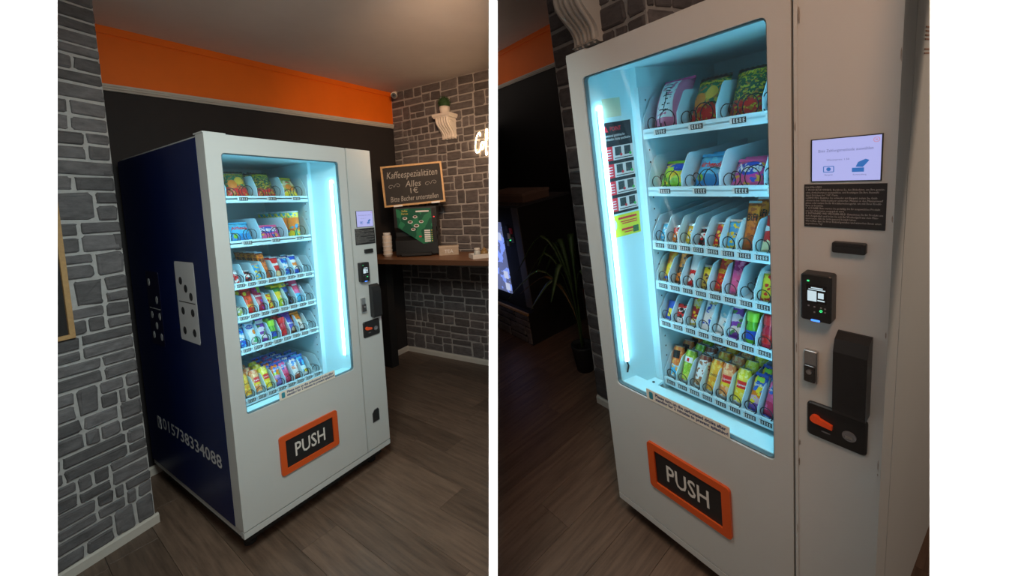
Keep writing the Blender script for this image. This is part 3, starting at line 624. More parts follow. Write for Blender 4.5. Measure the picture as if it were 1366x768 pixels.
def can_parts(r, h, m, bands=(), words=(), lidm=None):
    out = [('can_body', MB().lathe([(r * .72, 0), (r * .86, .004), (r, .012), (r, h - .014), (r * .84, h - .003), (r * .86, h)], 18).mesh('can_body', m, True)),
           ('lid', MB().lathe([(r * .87, h - .001), (r * .88, h + .0015), (r * .80, h + .0015), (r * .78, h - .002), (.001, h - .002)], 18).mesh('lid', lidm or STEEL, True)),
           ('pull_tab', MB().plate([(-.005, -.010), (.005, -.010), (.006, .004), (0, .008), (-.006, .004)], 0, .001).mesh('pull_tab', STEEL))]
    out[-1][1].transform(T((0, 0, h - .0005)) @ Rx(-90))
    out.append(('base_rim', MB().lathe([(r * .70, -.0005), (r * .88, .0042), (r * .995, .0118), (r * 1.002, .0135)], 18, caps=False).mesh('base_rim', STEEL, True)))
    for nm, a0, a1, z0, z1, pm in bands:
        b = MB(); b.grid(lambda i, j: ((r + .0006) * math.sin(math.radians(a0 + (a1 - a0) * i)), -(r + .0006) * math.cos(math.radians(a0 + (a1 - a0) * i)), z0 + (z1 - z0) * j), 12, 2); out.append((nm, b.mesh(nm, pm, True)))
    for s, wd, hg, a, z, ink, kw in words:
        vf = fit_text(s, wd, hg, **kw); out.append(('lettering', letters(vf, lambda x, c: ((r + .0012) * math.sin(x / r + math.radians(a)), -(r + .0012) * math.cos(x / r + math.radians(a)), z + c)).mesh('lettering', ink)))
    return out
def bottle_parts(r, h, m, capm, labm):
    return [('bottle_body', MB().lathe([(r * .8, 0), (r, .006), (r, h * .55), (r * .82, h * .62), (r * .86, h * .68), (r * .6, h * .76), (r * .5, h * .80)], 16).mesh('bottle_body', m, True)),
            ('cap', MB().lathe([(r * .95, h * .70), (r * .98, h * .72), (r * .98, h * .96), (r * .9, h)], 16).mesh('cap', capm, True)),
            ('print_band', MB().lathe([(r * 1.01, h * .14), (r * 1.01, h * .42)], 16, caps=False).mesh('print_band', labm, True))]
def box_parts(w, h, t, m, pats=(), words=()):
    b = MB(); e = .0015
    b.loops([[(-w / 2, t / 2, 0), (w / 2, t / 2, 0), (w / 2, t / 2, h), (-w / 2, t / 2, h)], [(-w / 2, -t / 2 + e, 0), (w / 2, -t / 2 + e, 0), (w / 2, -t / 2 + e, h), (-w / 2, -t / 2 + e, h)], [(-w / 2 + e, -t / 2, e), (w / 2 - e, -t / 2, e), (w / 2 - e, -t / 2, h - e), (-w / 2 + e, -t / 2, h - e)]], 0, True, True)
    out = [('carton', b.mesh('carton', m))]
    for nm, x0, x1, z0, z1, pm in pats: out.append((nm, MB().box(x0, x1, -t / 2 - .0008, -t / 2 + .0005, z0, z1).mesh(nm, pm)))
    for s, wd, hg, x, z, ink, kw in words: out.append(('lettering', text_on_front(s, wd, hg, x, -t / 2 - .0016, z, **kw).mesh('lettering', ink)))
    return out
def C(r, g, b): return (r, g, b)
RED, ORG, YEL, GRN, DGR, BLU, LBL, PNK, PUR, WHT, BLK, BRN, CRM = (.75, .02, .02), (.90, .25, .02), (.90, .68, .03), (.25, .62, .05), (.015, .10, .035), (.02, .09, .60), (.08, .50, .85), (.85, .12, .35), (.22, .05, .45), (.85, .86, .88), (.01, .01, .012), (.13, .05, .02), (.85, .72, .42)
def flat(nm, c, r=.3, metal=0): return mat('print_' + nm, c, r, metal=metal)
fW, fR, fY, fB, fK, fG, fO = flat('w', WHT), flat('r', RED), flat('y', YEL), flat('b', BLU), flat('k', BLK), flat('g', GRN), flat('o', ORG)
fS = flat('foil', (.7, .72, .74), .25, .9)
SH = dict(shear=.2, bold=.02); BO = dict(bold=.02)
TPL = {}
def tpl(key, fn):
    if key not in TPL: TPL[key] = fn()
    return TPL[key]
def chips(): return bag_parts(.112, .165, .062, pack('p_chips', .165, [(0, RED), (.25, (.55, .04, .03)), (.34, (.04, .20, .09)), (.8, DGR)], [(.62, .22, .03), (.55, .42, .04)], 60, thr=.58), fK, [('printed_crisp', -.75, .05, .28, .60, fO, True), ('printed_crisp', -.1, .7, .42, .72, flat('y2', (.9, .5, .05)), True)], [('Chipsletten', .085, .018, 0, .83, fY, SH)], seed=1)
def jumpys(): return bag_parts(.112, .165, .060, pack('p_jumpy', .165, [(0, (.62, .03, .03)), (.30, (.02, .09, .04)), (.7, (.03, .14, .05))], [(.55, .48, .03), (.4, .2, .02)], 95, thr=.57), fK, [('white_flash', -.5, .5, .16, .24, fR, True)], [('JUMPYS', .085, .024, 0, .86, fY, BO)], seed=2)
def beige(): return bag_parts(.105, .135, .055, pack('p_beige', .135, [(0, YEL), (.2, (.75, .5, .15)), (.55, CRM), (.85, (.55, .22, .08))], [(.75, .1, .05), (.35, .5, .1)], 30, thr=.57), fY, [('printed_bowl', -.5, .5, .25, .6, fO, True)], seed=3)
def pinkbag(): return bag_parts(.124, .190, .105, pack('p_pink', .195, [(0, (.75, .22, .36)), (.9, (.55, .12, .25))], None, 20), flat('pk', PNK), [('white_panel', -.62, .42, .14, .92, fW, False)] + [('brush_stroke', -.35 + dx, .15 + dx2, z, z + .022, fK, False) for z, dx, dx2 in ((.80, 0, 0), (.72, -.1, .05), (.64, .1, -.05), (.54, 0, .1), (.46, -.05, -.05), (.36, .05, .1), (.26, -.05, 0))] + [('brush_stroke', -.14, -.04, .24, .62, fK, False)], seed=4)
def airbag(): return bag_parts(.112, .118, .050, pack('p_air', .118, [(0, (.02, .28, .70)), (.3, LBL), (.85, (.03, .35, .70))], [(.15, .62, .85)], 30, thr=.58), flat('lb', LBL), [('green_sweet', -.7, -.3, .12, .32, fG, True)], [('Airheads', .085, .022, 0, .62, fR, SH)], seed=5)
def nerds(): return bag_parts(.120, .088, .040, pack('p_nerds', .088, [(0, PNK), (.30, (.75, .05, .45)), (.8, (.85, .10, .30))], [(.05, .12, .62), (.9, .45, .05)], 40, thr=.58), flat('pk', PNK), [('blue_flash', -.72, .62, .34, .92, fB, True)], [('Nerds', .086, .034, -.04, .63, fW, dict(bold=.05, shear=.15))], seed=6)
def greenbag(): return bag_parts(.108, .100, .045, pack('p_grnbag', .100, [(0, GRN), (.28, (.45, .75, .05)), (.72, BLU), (.9, PUR)], [YEL], 34, thr=.6), fG, [('blue_flash', -.1, .85, .55, .85, fB, True)], [('Nerds', .06, .018, .3, .45, fY, SH)], seed=7)
def tube(): return [('tube_body', MB().lathe([(.030, 0), (.031, .003), (.031, .145), (.030, .148)], 20).mesh('tube_body', pack('p_tube', .148, [(0, YEL), (.25, ORG), (.55, (.9, .6, .1)), (.8, (.95, .8, .1))], [(.05, .35, .7), (.1, .5, .2)], 42, thr=.58), True)), ('plastic_lid', MB().lathe([(.032, .144), (.032, .153), (.030, .154)], 20).mesh('plastic_lid', CLEAR, True)), ('print_band', MB().lathe([(.0315, .08), (.0315, .115)], 20, caps=False).mesh('print_band', fO, True))]
def bar(key, cols, blob, h=.120, w=.040, t=.022, words=(), patches=(), seed=0, sealm=None): return bag_parts(w, h, t, pack('p_' + key, h, cols, blob, 60, thr=.56), sealm or fS, patches, words, seed=seed, seal=.007)
def can(key, cols, blob, word=None, bands=(), ink=None, h=.135, r=.0232):
    wd = [(word, .030, .010, 10, h * .55, ink or fW, BO)] if word else []
    return can_parts(r, h, pack('c_' + key, h, cols, blob, 55, rough=.25, thr=.55), bands, wd)
def pouch(key, cols, blob, word=None, patches=()): return bag_parts(.046, .128, .034, pack('p_' + key, .128, cols, blob, 50, rough=.22, thr=.55), flat('navyseal', (.02, .08, .42)), patches, [(word, .040, .012, 0, .74, fW, SH)] if word else [], sag=1, seed=len(key))
ITEMS = {
 'chips': (chips, 'green crisp bag with orange crisps and red foot'), 'jumpys': (jumpys, 'dark green snack bag with yellow lettering'), 'beige': (beige, 'beige and yellow snack bag'),
 'pink': (pinkbag, 'plump pink bag with black brush writing'), 'air': (airbag, 'light blue sweet bag'), 'nerds': (nerds, 'pink and blue candy bag'), 'green': (greenbag, 'lime green and blue candy bag'), 'tube': (tube, 'yellow and orange snack tube'),
 'y_small': (lambda: bar('ysm', [(0, YEL), (.6, (.8, .5, .02))], [WHT], .072), 'small yellow bar'),
 'b_small': (lambda: bar('bsm', [(0, LBL), (.5, (.1, .55, .85))], [WHT], .072), 'small light blue bar'),
 'o_small': (lambda: bar('osm', [(0, ORG), (.6, RED)], [WHT], .062), 'small orange bar'),
 'k_small': (lambda: bar('ksm', [(0, BLK), (.4, WHT), (.7, BLK)], [RED], .064), 'small black and white bar'),
 'r_small': (lambda: bar('rsm', [(0, RED), (.5, (.5, .01, .02)), (.8, RED)], [YEL], .085), 'red chocolate bar'),
 'rw': (lambda: bar('rw', [(0, WHT), (.35, RED), (.6, WHT)], [RED], .075), 'red and white bar'),
 'by': (lambda: bar('by', [(0, LBL), (.5, (.04, .35, .75)), (.8, LBL)], [YEL], .098, words=[('PICK UP', .05, .014, 0, .5, fY, BO)]), 'blue wrapper with yellow lettering'),
 'bifi': (lambda: bar('bifi', [(0, (.35, .10, .02)), (.28, (.80, .20, .02)), (.6, ORG)], [(.55, .10, .02)], .165, .040, words=[('BiFi', .032, .026, 0, .68, fK, BO)]), 'tall orange salami wrapper'),
 'kit': (lambda: bar('kit', [(0, CRM), (.3, RED), (.55, WHT), (.7, RED)], None, .125, words=[('MAMBA', .034, .014, 0, .62, fW, BO)]), 'red and white sweet wrapper'),
 'wb': (lambda: bar('wb', [(0, BLU), (.35, WHT), (.7, BLU)], [LBL], .115), 'white and blue bar'),
 'bo': (lambda: bar('bo', [(0, BLU), (.25, WHT), (.45, ORG), (.6, WHT), (.8, BLU)], None, .122), 'blue, white and orange bar'),
 'oy': (lambda: bar('oy', [(0, BLU), (.16, YEL), (.5, ORG)], [(.95, .5, .05)], .150), 'orange and yellow bar with blue foot'),
 'lion': (lambda: bar('lion', [(0, ORG), (.25, BLK), (.4, ORG), (.75, YEL)], [BRN], .165, .044), 'orange and black bar'),
 'kinder': (lambda: bar('kinder', [(0, RED), (.12, WHT), (.3, RED), (.42, WHT), (.85, RED)], None, .150), 'white bar with red bands'),
 'gold': (lambda: bar('gold', [(0, (.6, .42, .05)), (.6, YEL)], [BRN], .085), 'small golden bar'),
 'reese': (lambda: bar('reese', [(0, RED), (.8, (.85, .06, .02))], [ORG], .168, .044, words=[("REESE'S", .038, .016, 0, .45, fY, SH)], patches=[('yellow_face', -.45, .35, .68, .86, fY, True)]), 'tall red bag with yellow print'),
 'mag': (lambda: bar('mag', [(0, PNK), (.55, (.45, .02, .18)), (.8, PUR)], [(.8, .2, .4)], .165, .040), 'magenta candy bag'),
 'ysh': (lambda: bar('ysh', [(0, (.8, .6, .03)), (.6, YEL)], [RED], .095, .042), 'yellow snack bag'),
 'skit': (lambda: bag_parts(.046, .150, .030, pack('p_skit', .15, [(0, (.45, .01, .06)), (.75, (.6, .02, .12))], [PUR], 40, thr=.6), flat('mg', (.5, .02, .1)), [('rainbow_stripe', .1, .8, .72, .96, fG, False)], [('Skittles', .04, .013, 0, .60, fW, SH)], seed=9), 'crimson candy bag with white lettering'),
 'redbag': (lambda: bag_parts(.050, .140, .034, pack('p_redbag', .14, [(0, RED), (.3, (.8, .08, .02)), (.7, RED)], [(.35, .08, .02)], 40, thr=.56), fR, [('yellow_spot', -.7, -.1, .74, .92, fY, True)], [("REESE'S", .042, .016, 0, .30, fY, SH)], seed=10), 'red and orange peanut candy bag'),
 'gy': (lambda: bag_parts(.044, .125, .030, pack('p_gy', .125, [(0, (.5, .7, .05)), (.4, YEL), (.75, (.1, .4, .08))], [WHT], 40, thr=.6), fY, seed=11), 'green and yellow sweet bag'),
 'navy': (lambda: bag_parts(.046, .148, .030, pack('p_navy', .148, [(0, BLK), (.55, (.02, .08, .35)), (.78, YEL)], [(.1, .2, .5)], 40, thr=.6), fY, seed=12), 'dark navy bag with yellow top'),
 'pk2': (lambda: bag_parts(.050, .165, .032, pack('p_pk2', .165, [(0, LBL), (.35, PNK), (.5, (.75, .05, .15))], None, 30), flat('pk', PNK), [('white_line', -.6, .5, .66, .72, fW, False)], seed=13), 'pinkish red sweet bag'),
 'olive': (lambda: bar('olive', [(0, (.45, .5, .1)), (.5, (.6, .6, .3))], [WHT], .050), 'small olive green bar'),
 'vidal': (lambda: bag_parts(.050, .135, .032, pack('p_vidal', .135, [(0, WHT), (.1, (.1, .5, .2)), (.3, (.6, .8, .9)), (.7, LBL)], [(.75, .85, .92)], 36, thr=.52), fW, [('orange_ring', .15, .8, .42, .62, fO, True), ('blue_oval', -.8, .6, .66, .86, fB, True)], [('VIDAL', .034, .013, -.05, .76, fW, BO)], seed=14), 'pale blue jelly sweet bag'),
 'purp': (lambda: bag_parts(.048, .150, .034, pack('p_purp', .15, [(0, PUR), (.12, WHT), (.25, PUR), (.4, (.7, .7, .85)), (.55, PUR), (.72, WHT), (.84, PUR)], [(.1, .3, .1)], 34, thr=.6), flat('pu', PUR), seed=15), 'purple and white striped bag'),
 'gbot': (lambda: bottle_parts(.0195, .110, flat('gb', (.12, .45, .03), .2), flat('gc', (.35, .75, .05), .3), fB), 'green topped candy spray bottle'),
 'rbot': (lambda: bottle_parts(.0195, .112, flat('rb', (.55, .02, .05), .2), flat('rc', (.78, .03, .04), .3), fR), 'red topped candy spray bottle'),
 'pbag': (lambda: bag_parts(.050, .128, .034, pack('p_pbag', .128, [(0, BRN), (.12, (.6, .5, .3)), (.32, (.06, .08, .5)), (.8, PUR)], [(.12, .1, .6)], 36, thr=.6), flat('pu', PUR), [], [('Mini', .034, .012, 0, .5, fW, SH)], seed=16), 'violet blue snack bag'),
 'obag': (lambda: bag_parts(.056, .118, .036, pack('p_obag', .118, [(0, BLK), (.12, WHT), (.45, (.8, .7, .55)), (.62, ORG)], [(.2, .08, .03)], 36, thr=.62), fO, seed=17), 'orange topped snack bag'),
 'bpack': (lambda: box_parts(.036, .078, .020, flat('bp', (.02, .08, .5)), [('yellow_print', -.010, .004, .012, .045, fY)]), 'small blue carton'),
 'rwpack': (lambda: box_parts(.040, .075, .020, pack('p_rwpack', .075, [(0, WHT), (.3, RED), (.55, WHT), (.8, RED)], [BLK], 60)), 'red and white carton'),
 'stick': (lambda: bar('stick', [(0, WHT), (.2, (.4, .02, .03)), (.6, CRM), (.8, (.4, .02, .03))], [YEL], .135, .036), 'dark red and cream stick'),
 'bwbox': (lambda: box_parts(.040, .120, .022, pack('p_bwbox', .12, [(0, WHT), (.15, BLU), (.35, WHT), (.55, BLU), (.85, (.5, .45, .2))], [WHT], 50)), 'blue and white carton'),
 'lbag': (lambda: bag_parts(.044, .140, .026, pack('p_lbag', .14, [(0, WHT), (.2, (.3, .65, .8)), (.8, LBL)], [(.8, .9, .95)], 36, thr=.55), fW, seed=18), 'pale blue and white pouch'),
 'blsm': (lambda: bar('blsm', [(0, BLU), (.4, RED), (.6, BLU)], [WHT], .070), 'blue and red bar'),
 'c_ob': (lambda: can('ob', [(0, WHT), (.10, LBL), (.34, (.5, .7, .8)), (.42, (.80, .22, .05))], [(.9, .45, .1)], None, [('dark_panel', -40, 35, .085, .118, fK)]), 'orange drink can with light blue foot'),
 'c_gr': (lambda: can('gr', [(0, RED), (.10, (.7, .75, .1)), (.3, (.30, .55, .04)), (.85, (.2, .42, .03))], [(.5, .7, .1)], None, [('white_panel', -50, 45, .085, .108, fW), ('red_heart', -12, 12, .089, .103, fR)]), 'green drink can with a white panel'),
 'c_wb': (lambda: can('wb2', [(0, WHT), (.12, (.5, .28, .12)), (.3, WHT), (.6, (.7, .75, .78)), (.85, (.22, .06, .05))], [(.35, .15, .08)], None), 'white and brown coffee can'),
 'c_or': (lambda: can('or', [(0, WHT), (.08, (.85, .38, .03)), (.5, (.9, .5, .05)), (.86, (.8, .3, .03))], [(.95, .65, .1)], 'ORANGE', (), flat('br', BRN)), 'golden orange drink can'),
 'c_pe': (lambda: can('pe', [(0, WHT), (.10, (.85, .3, .08)), (.35, YEL), (.52, (.9, .45, .2)), (.8, (.8, .25, .1))], [(.95, .6, .3)], 'Lipton', [('red_badge', -32, 48, .062, .090, fR)]), 'peach iced tea can'),
 'c_ye': (lambda: can('ye', [(0, WHT), (.10, YEL), (.55, (.85, .75, .05)), (.8, (.75, .66, .03))], [(.95, .85, .2)], 'Lipton', [('red_badge', -32, 48, .062, .090, fR)]), 'yellow lemon iced tea can'),
 'c_pk': (lambda: can('pk', [(0, WHT), (.15, (.8, .45, .35)), (.5, WHT), (.7, (.6, .25, .15))], [(.7, .2, .1)]), 'pinkish white drink can'),
 'p_blue': (lambda: pouch('pblue', [(0, (.20, .10, .45)), (.22, (.7, .45, .6)), (.42, ORG), (.58, (.03, .15, .62)), (.85, (.02, .10, .5))], [YEL], 'Capri-Sun', [('green_leaf', -.5, .6, .86, .97, fG, False)]), 'blue drink pouch with oranges'),
 'p_red': (lambda: pouch('pred', [(0, (.6, .03, .10)), (.4, (.75, .10, .25)), (.62, (.05, .15, .6)), (.82, (.3, .45, .75))], [PNK], 'Capri-Sun'), 'red and blue drink pouch'),
 'p_pur': (lambda: pouch('ppur', [(0, (.25, .2, .6)), (.35, (.5, .3, .6)), (.5, GRN), (.62, (.1, .3, .8)), (.85, BLU)], [ORG], 'Capri-Sun'), 'purple and blue drink pouch'),
 'p_wh': (lambda: pouch('pwh', [(0, (.4, .1, .05)), (.2, WHT), (.45, (.7, .3, .2)), (.62, (.1, .35, .8)), (.85, (.03, .15, .6))], [WHT], None), 'white, brown and blue drink pouch'),
 'p_sun': (lambda: pouch('psun', [(0, WHT), (.15, YEL), (.3, (.6, .8, .9)), (.5, (.03, .10, .3)), (.68, BLU), (.88, (.05, .2, .65))], [LBL], None), 'blue pouch with a sunglasses print'),
}
def stock(room, shelf, zt, xm, key, n, step, tilt, lane, side, y0=None):
    fn, desc = ITEMS[key]; parts = tpl(key, fn)
    wide = shelf < 2
    for k in range(n):
        wh = ['top', 'second', 'third', 'fourth', 'fifth', 'bottom'][shelf]
        lab = f'{desc}, {wh} tray, {side} machine' + (f', {ORD[k]} in row' if n > 1 else '')
        lab += '' if len(lab.split()) > 15 else ''
        nm = {'c_': 'drink_can', 'p_': 'drink_pouch'}.get(key[:2], {'tube': 'snack_tube', 'gbot': 'candy_bottle', 'rbot': 'candy_bottle', 'bpack': 'sweet_carton', 'rwpack': 'sweet_carton', 'bwbox': 'sweet_carton'}.get(key, 'snack_bag' if parts[0][0] == 'wrapper' and not desc.endswith('bar') else 'snack_bar'))
        ct = {'drink_can': 'can', 'drink_pouch': 'pouch', 'snack_tube': 'tube', 'candy_bottle': 'bottle', 'sweet_carton': 'carton', 'snack_bag': 'snack bag', 'snack_bar': 'snack bar'}[nm]
        rg = random.Random(hash((side, shelf, lane, k)) % 9999 if False else shelf * 100 + lane * 10 + k + (5000 if side == 'left' else 0))
        M = T((xm + rg.uniform(-.002, .002), (y0 if y0 is not None else YT + (.050 if shelf < 2 else .032)) + k * step, zt + .0165)) @ Rz(rg.uniform(-7, 7)) @ Rx(-tilt)
        t = thing(room, nm, lab, ct, M, f'goods in the {side} machine')
        for pn_, me in parts: link(pn_, me, I4, t)
def lane_x(divs): return [(divs[i] + divs[i + 1]) / 2 for i in range(len(divs) - 1)]
def fill(room, side, zs, wdiv, ndiv, plan):
    for i, row in enumerate(plan):
        xs_ = lane_x(wdiv if i < 2 else ndiv)
        for lane, ent in enumerate(row):
            if not ent: continue
            key, n = (ent, 1) if isinstance(ent, str) else ent
            tilt = 32 if i < 2 else (26 if key[:2] in ('c_', 'p_') else 28)
            step = .066
            if key == 'tube': tilt = 3
            if key in ('nerds', 'air', 'green'): tilt = 36
            if key in ('gbot', 'rbot'): tilt = 14
            stock(room, i, zs[i] - .010, xs_[lane], key, n, step, tilt, lane, side)
fill(RL, 'left', ZL_, WL, [x for x in NL if x < .575], [
 [None, ('chips', 1), ('jumpys', 2), ('beige', 1)],
 [None, ('air', 2), ('nerds', 2), ('tube', 6)],
 ['y_small', 'rw', 'k_small', 'by', ('bifi', 5), ('kit', 2), ('wb', 2), ('bo', 2)],
 ['rw', 'olive', ('redbag', 2), ('skit', 2), ('ysh', 2), ('gy', 2), ('navy', 2), ('pk2', 2)],
 ['blsm', 'wb', ('vidal', 2), ('purp', 2), ('gbot', 2), ('rbot', 2), ('pbag', 2), ('obag', 2)],
 [('c_pk', 2), ('c_or', 3), ('c_pe', 3), ('c_ye', 3), ('p_pur', 4), ('p_red', 4), ('p_wh', 4), ('p_sun', 3)]])
fill(RR, 'right', ZR_, WR, [x for x in NR if x < .636], [
 [('pink', 1), ('chips', 1), ('jumpys', 2), None],
 [('green', 1), ('air', 2), ('nerds', 2), None],
 ['b_small', 'o_small', 'y_small', 'k_small', 'r_small', 'by', ('bifi', 2), 'kit', None],
 ['oy', ('lion', 3), ('kinder', 2), 'gold', ('reese', 2), ('mag', 2), None, 'ysh', None],
 ['bpack', 'rwpack', ('stick', 1), 'bwbox', 'lbag', ('purp', 2), ('gbot', 2), 'rbot', None],
 [('c_ob', 4), ('c_gr', 4), ('c_wb', 4), ('c_or', 4), ('c_pe', 4), ('c_ye', 4), ('p_blue', 2), ('p_red', 2), None]])
# ================================================================== things in the left room
def tag(o, label, cat, group=None):
    o['label'] = label; o['category'] = cat
    if group: o['group'] = group
    return o
ZC = 1.06
ct = thing(RL, 'bar_counter', 'long brown wooden bar counter on the dark stone wall', 'counter', T((1.9, .5, ZF)))
OC = T((-1.9, -.5, -ZF))
top = MB().prism([(1.645, 1.385), (1.700, 1.017), (1.889, -.163), (1.93, -.42), (2.47, -.40), (2.385, 1.43)], ZC - .042, ZC)
part(ct, 'worktop', top, WOODTOP, OC, clip=RL.clip)
part(ct, 'support_panel', MB().box(1.955, 2.045, 1.22, 1.395, ZF, ZC - .043), SOFTBLACK, OC, label='black support panel')
part(ct, 'edge_strip', MB().prism([(1.699, 1.017), (1.888, -.163), (1.8885, -.163), (1.6995, 1.017)], ZC - .043, ZC + .0005), mat('dark_wood_edge', (.09, .04, .02), .5), OC, clip=RL.clip)
part(ct, 'wall_batten', MB().box(2.39, 2.43, 0.2, 1.40, ZC - .10, ZC - .043), SOFTBLACK, OC)
# coffee machine
xd = (.591, -.807, 0); Fm = frame((1.882, .956, ZC), xd)
cm = thing(RL, 'coffee_machine', 'black coffee machine with a green front panel on the counter', 'coffee machine', Fm)
WM_, HM, DM = .413, .488, .25
GREENP = pack('coffee_front', 1.0, [(0, (.015, .10, .06))], [(.03, .20, .10)], 9, rough=.25, thr=.5)
body = MB(); body.sideplate([(0, .02), (0, .16), (.05, .20), (.05, .24), (0, .29), (0, HM), (DM, HM), (DM, .0), (.02, 0)], 0, WM_)
part(cm, 'housing', body, BLACK)
def cp(u, z): return (u * WM_, z * HM)
fp = part(cm, 'front_panel', MB().plate([cp(.06, .97), cp(.88, .97), cp(.90, .27), cp(.66, .25), cp(.08, .60)], -.006, 0), GREENP, label='green printed front panel with coffee cups')
part(cm, 'side_strip', MB().plate([cp(.90, .97), cp(.985, .97), cp(.985, .27), cp(.91, .27)], -.008, 0), SOFTBLACK)
for u, z, r in ((.26, .78, .022), (.38, .70, .024), (.50, .80, .022), (.52, .62, .026), (.64, .70, .022), (.44, .55, .022)):
    c_ = part(fp, 'printed_cup', MB().plate(circle(u * WM_, z * HM, r, 16, r * .62), -.0072, -.006), PRINTW); part(fp, 'printed_coffee', MB().plate(circle(u * WM_, z * HM + .002, r * .72, 14, r * .38), -.0080, -.0072), mat('coffee_print', (.10, .04, .015), .4))
for k in range(6):
    z = .50 - k * .043; part(cm, 'button_label', MB().box(.70 * WM_, .84 * WM_, -.0085, -.006, z * HM, (z + .030) * HM), PRINTW); part(cm, 'button', MB().lathe([(.006, 0), (.006, .003), (.004, .004)], 10).mesh('button', mat('brass_button', (.6, .4, .12), .3, metal=.6), True), None, T((.875 * WM_, -.006, (z + .015) * HM)) @ Rx(90))
part(cm, 'lettering', text_on_front('Kaffee\nGenuss', .065, .045, .26 * WM_, -.0075, .90 * HM, bold=.01), mat('gold_ink', (.55, .45, .05), .5)); part(cm, 'info_strip', MB().box(.52 * WM_, .83 * WM_, -.0080, -.006, .895 * HM, .925 * HM), PRINTW)
part(cm, 'red_light', MB().box(.93 * WM_, .96 * WM_, -.0095, -.008, .78 * HM, .80 * HM), mat('red_light', (.4, .02, .02), .4, emit=(1, .05, .05), es=1.2)); part(cm, 'red_sticker', MB().plate(circle(.60 * WM_, .40 * HM, .014, 12, .008), -.0075, -.006), POSTRED)
part(cm, 'drip_tray', MB().box(.15 * WM_, .85 * WM_, -.05, .01, .012, .035), SOFTBLACK); part(cm, 'spout', MB().lathe([(.018, 0), (.012, -.03)], 10, (.5 * WM_, .030, .235)), SOFTBLACK)
# chalkboard sign standing on the coffee machine
ux = V((.356, -.484, .035)).normalized(); Fs = frame((1.828 + .03, 1.028 + .02, ZC + HM + .006), ux, (.05, .04, 1))
SWD, SHT = .600, .405
cb = thing(RL, 'chalkboard_sign', 'pine framed chalkboard with chalk writing standing on the coffee machine', 'chalkboard', Fs)
part(cb, 'board', MB().box(.012, SWD - .012, -.004, .008, .012, SHT - .012), CHALKBOARD)
for nm, a in (('frame_rail', (0, SWD, 0, .018)), ('frame_rail', (0, SWD, SHT - .018, SHT)), ('frame_stile', (0, .018, .018, SHT - .018)), ('frame_stile', (SWD - .018, SWD, .018, SHT - .018))):
    part(cb, nm, MB().box(a[0], a[1], -.012, .010, a[2], a[3]), PINE)
def chalk(s, w_, h_, x, z, **kw): part(cb, 'chalk_lettering', text_on_front(s, w_, h_, x, -.0048, z, **kw), CHALK)
chalk('Kaffeespezialitäten', .50, .088, .30, .300, shear=.25); chalk('Alles', .155, .062, .30, .213, shear=.2); chalk('1€', .075, .056, .305, .145); chalk('Bitte Becher unterstellen', .47, .052, .30, .072, shear=.2)
for cx0, sg in ((.115, 1), (.475, 1)):
    pts = []
    for k in range(40):
        a = k / 39; ang = a * 4.2 * math.pi
        if a < .5: r_ = .008 + .022 * a * 2; pts.append((cx0 - .035 + r_ * math.cos(-ang), -.0052, .195 + r_ * .8 * math.sin(-ang)))
        else: r_ = .008 + .022 * (1 - a) * 2; pts.append((cx0 + .035 - r_ * math.cos(-ang + 4.2 * math.pi), -.0052, .205 - r_ * .8 * math.sin(-ang + 4.2 * math.pi)))
    part(cb, 'chalk_swirl', MB().tube(pts, .0022, 4), CHALK)
for x in (.09, .46): part(cb, 'clip', MB().box(x, x + .085, -.016, .012, -.004, .012), PRINTW)
# cups, tea box, tray
Fc = T((1.905, 1.105, ZC)); cups = thing(RL, 'cup_stack', 'white paper cup stack between vending machine and coffee machine', 'cups', Fc)
part(cups, 'cup', MB().lathe([(.040, 0), (.043, .03), (.046, .20), (.042, .215)], 18), PLASTER, smooth=True)
for k in range(5): part(cups, 'cup_rim', MB().lathe([(.044, .02 + k * .040), (.0475, .023 + k * .040), (.0475, .029 + k * .040), (.044, .032 + k * .040)], 18, caps=False), PRINTW, smooth=True)
part(cups, 'cup_base', MB().lathe([(.037, .215), (.036, .243), (.033, .243)], 18), PRINTW, smooth=True)
Ft = frame((2.085, .575, ZC), (.66, -.75, 0)); tb = thing(RL, 'tea_box', 'pale wooden tea box with white lettering on the counter', 'box', Ft)
b = MB().box(0, .19, 0, .008, 0, .078); b.box(0, .19, .092, .1, 0, .078); b.box(0, .008, .008, .092, 0, .078); b.box(.182, .19, .008, .092, 0, .078); b.box(.008, .182, .008, .092, 0, .006)
BEIGEW = mat('pale_wood', (.42, .33, .25), .6, noise=.15, nscale=30)
part(tb, 'box_body', b, BEIGEW); part(tb, 'lid', MB().box(-.003, .193, -.003, .103, .079, .090), mat('pale_wood_lid', (.55, .45, .35), .6)); part(tb, 'lettering', text_on_front('TEA', .085, .034, .095, -.0006, .038), PRINTW)
Fy = frame((1.955, .050, ZC), (.81, -.585, 0)); ty = thing(RL, 'serving_tray', 'white serving tray on the counter right of the tea box', 'tray', Fy)
part(ty, 'tray_floor', MB().box(0, .19, 0, .13, 0, .006), PLASTER, clip=RL.clip); 
for a in ((0, .19, -.004, 0, 0, .038), (0, .19, .13, .134, 0, .038), (-.004, 0, -.004, .134, 0, .038), (.19, .194, -.004, .134, 0, .038)): part(ty, 'tray_rim', MB().box(*a), PLASTER, clip=RL.clip)
jr = thing(RL, 'storage_jar', 'small glass jar with pale lid standing in the serving tray', 'jar', Fy @ T((.055, .06, .006)))
part(jr, 'jar_body', MB().lathe([(.026, 0), (.03, .005), (.03, .055), (.024, .064)], 16), mat('cloudy_glass', (.55, .55, .52), .1), smooth=True); part(jr, 'jar_lid', MB().lathe([(.027, .064), (.027, .082), (.022, .085)], 16), PLASTER, smooth=True)
jr = thing(RL, 'sugar_pot', 'round brown sugar pot standing in the serving tray', 'pot', Fy @ T((.125, .07, .006)))
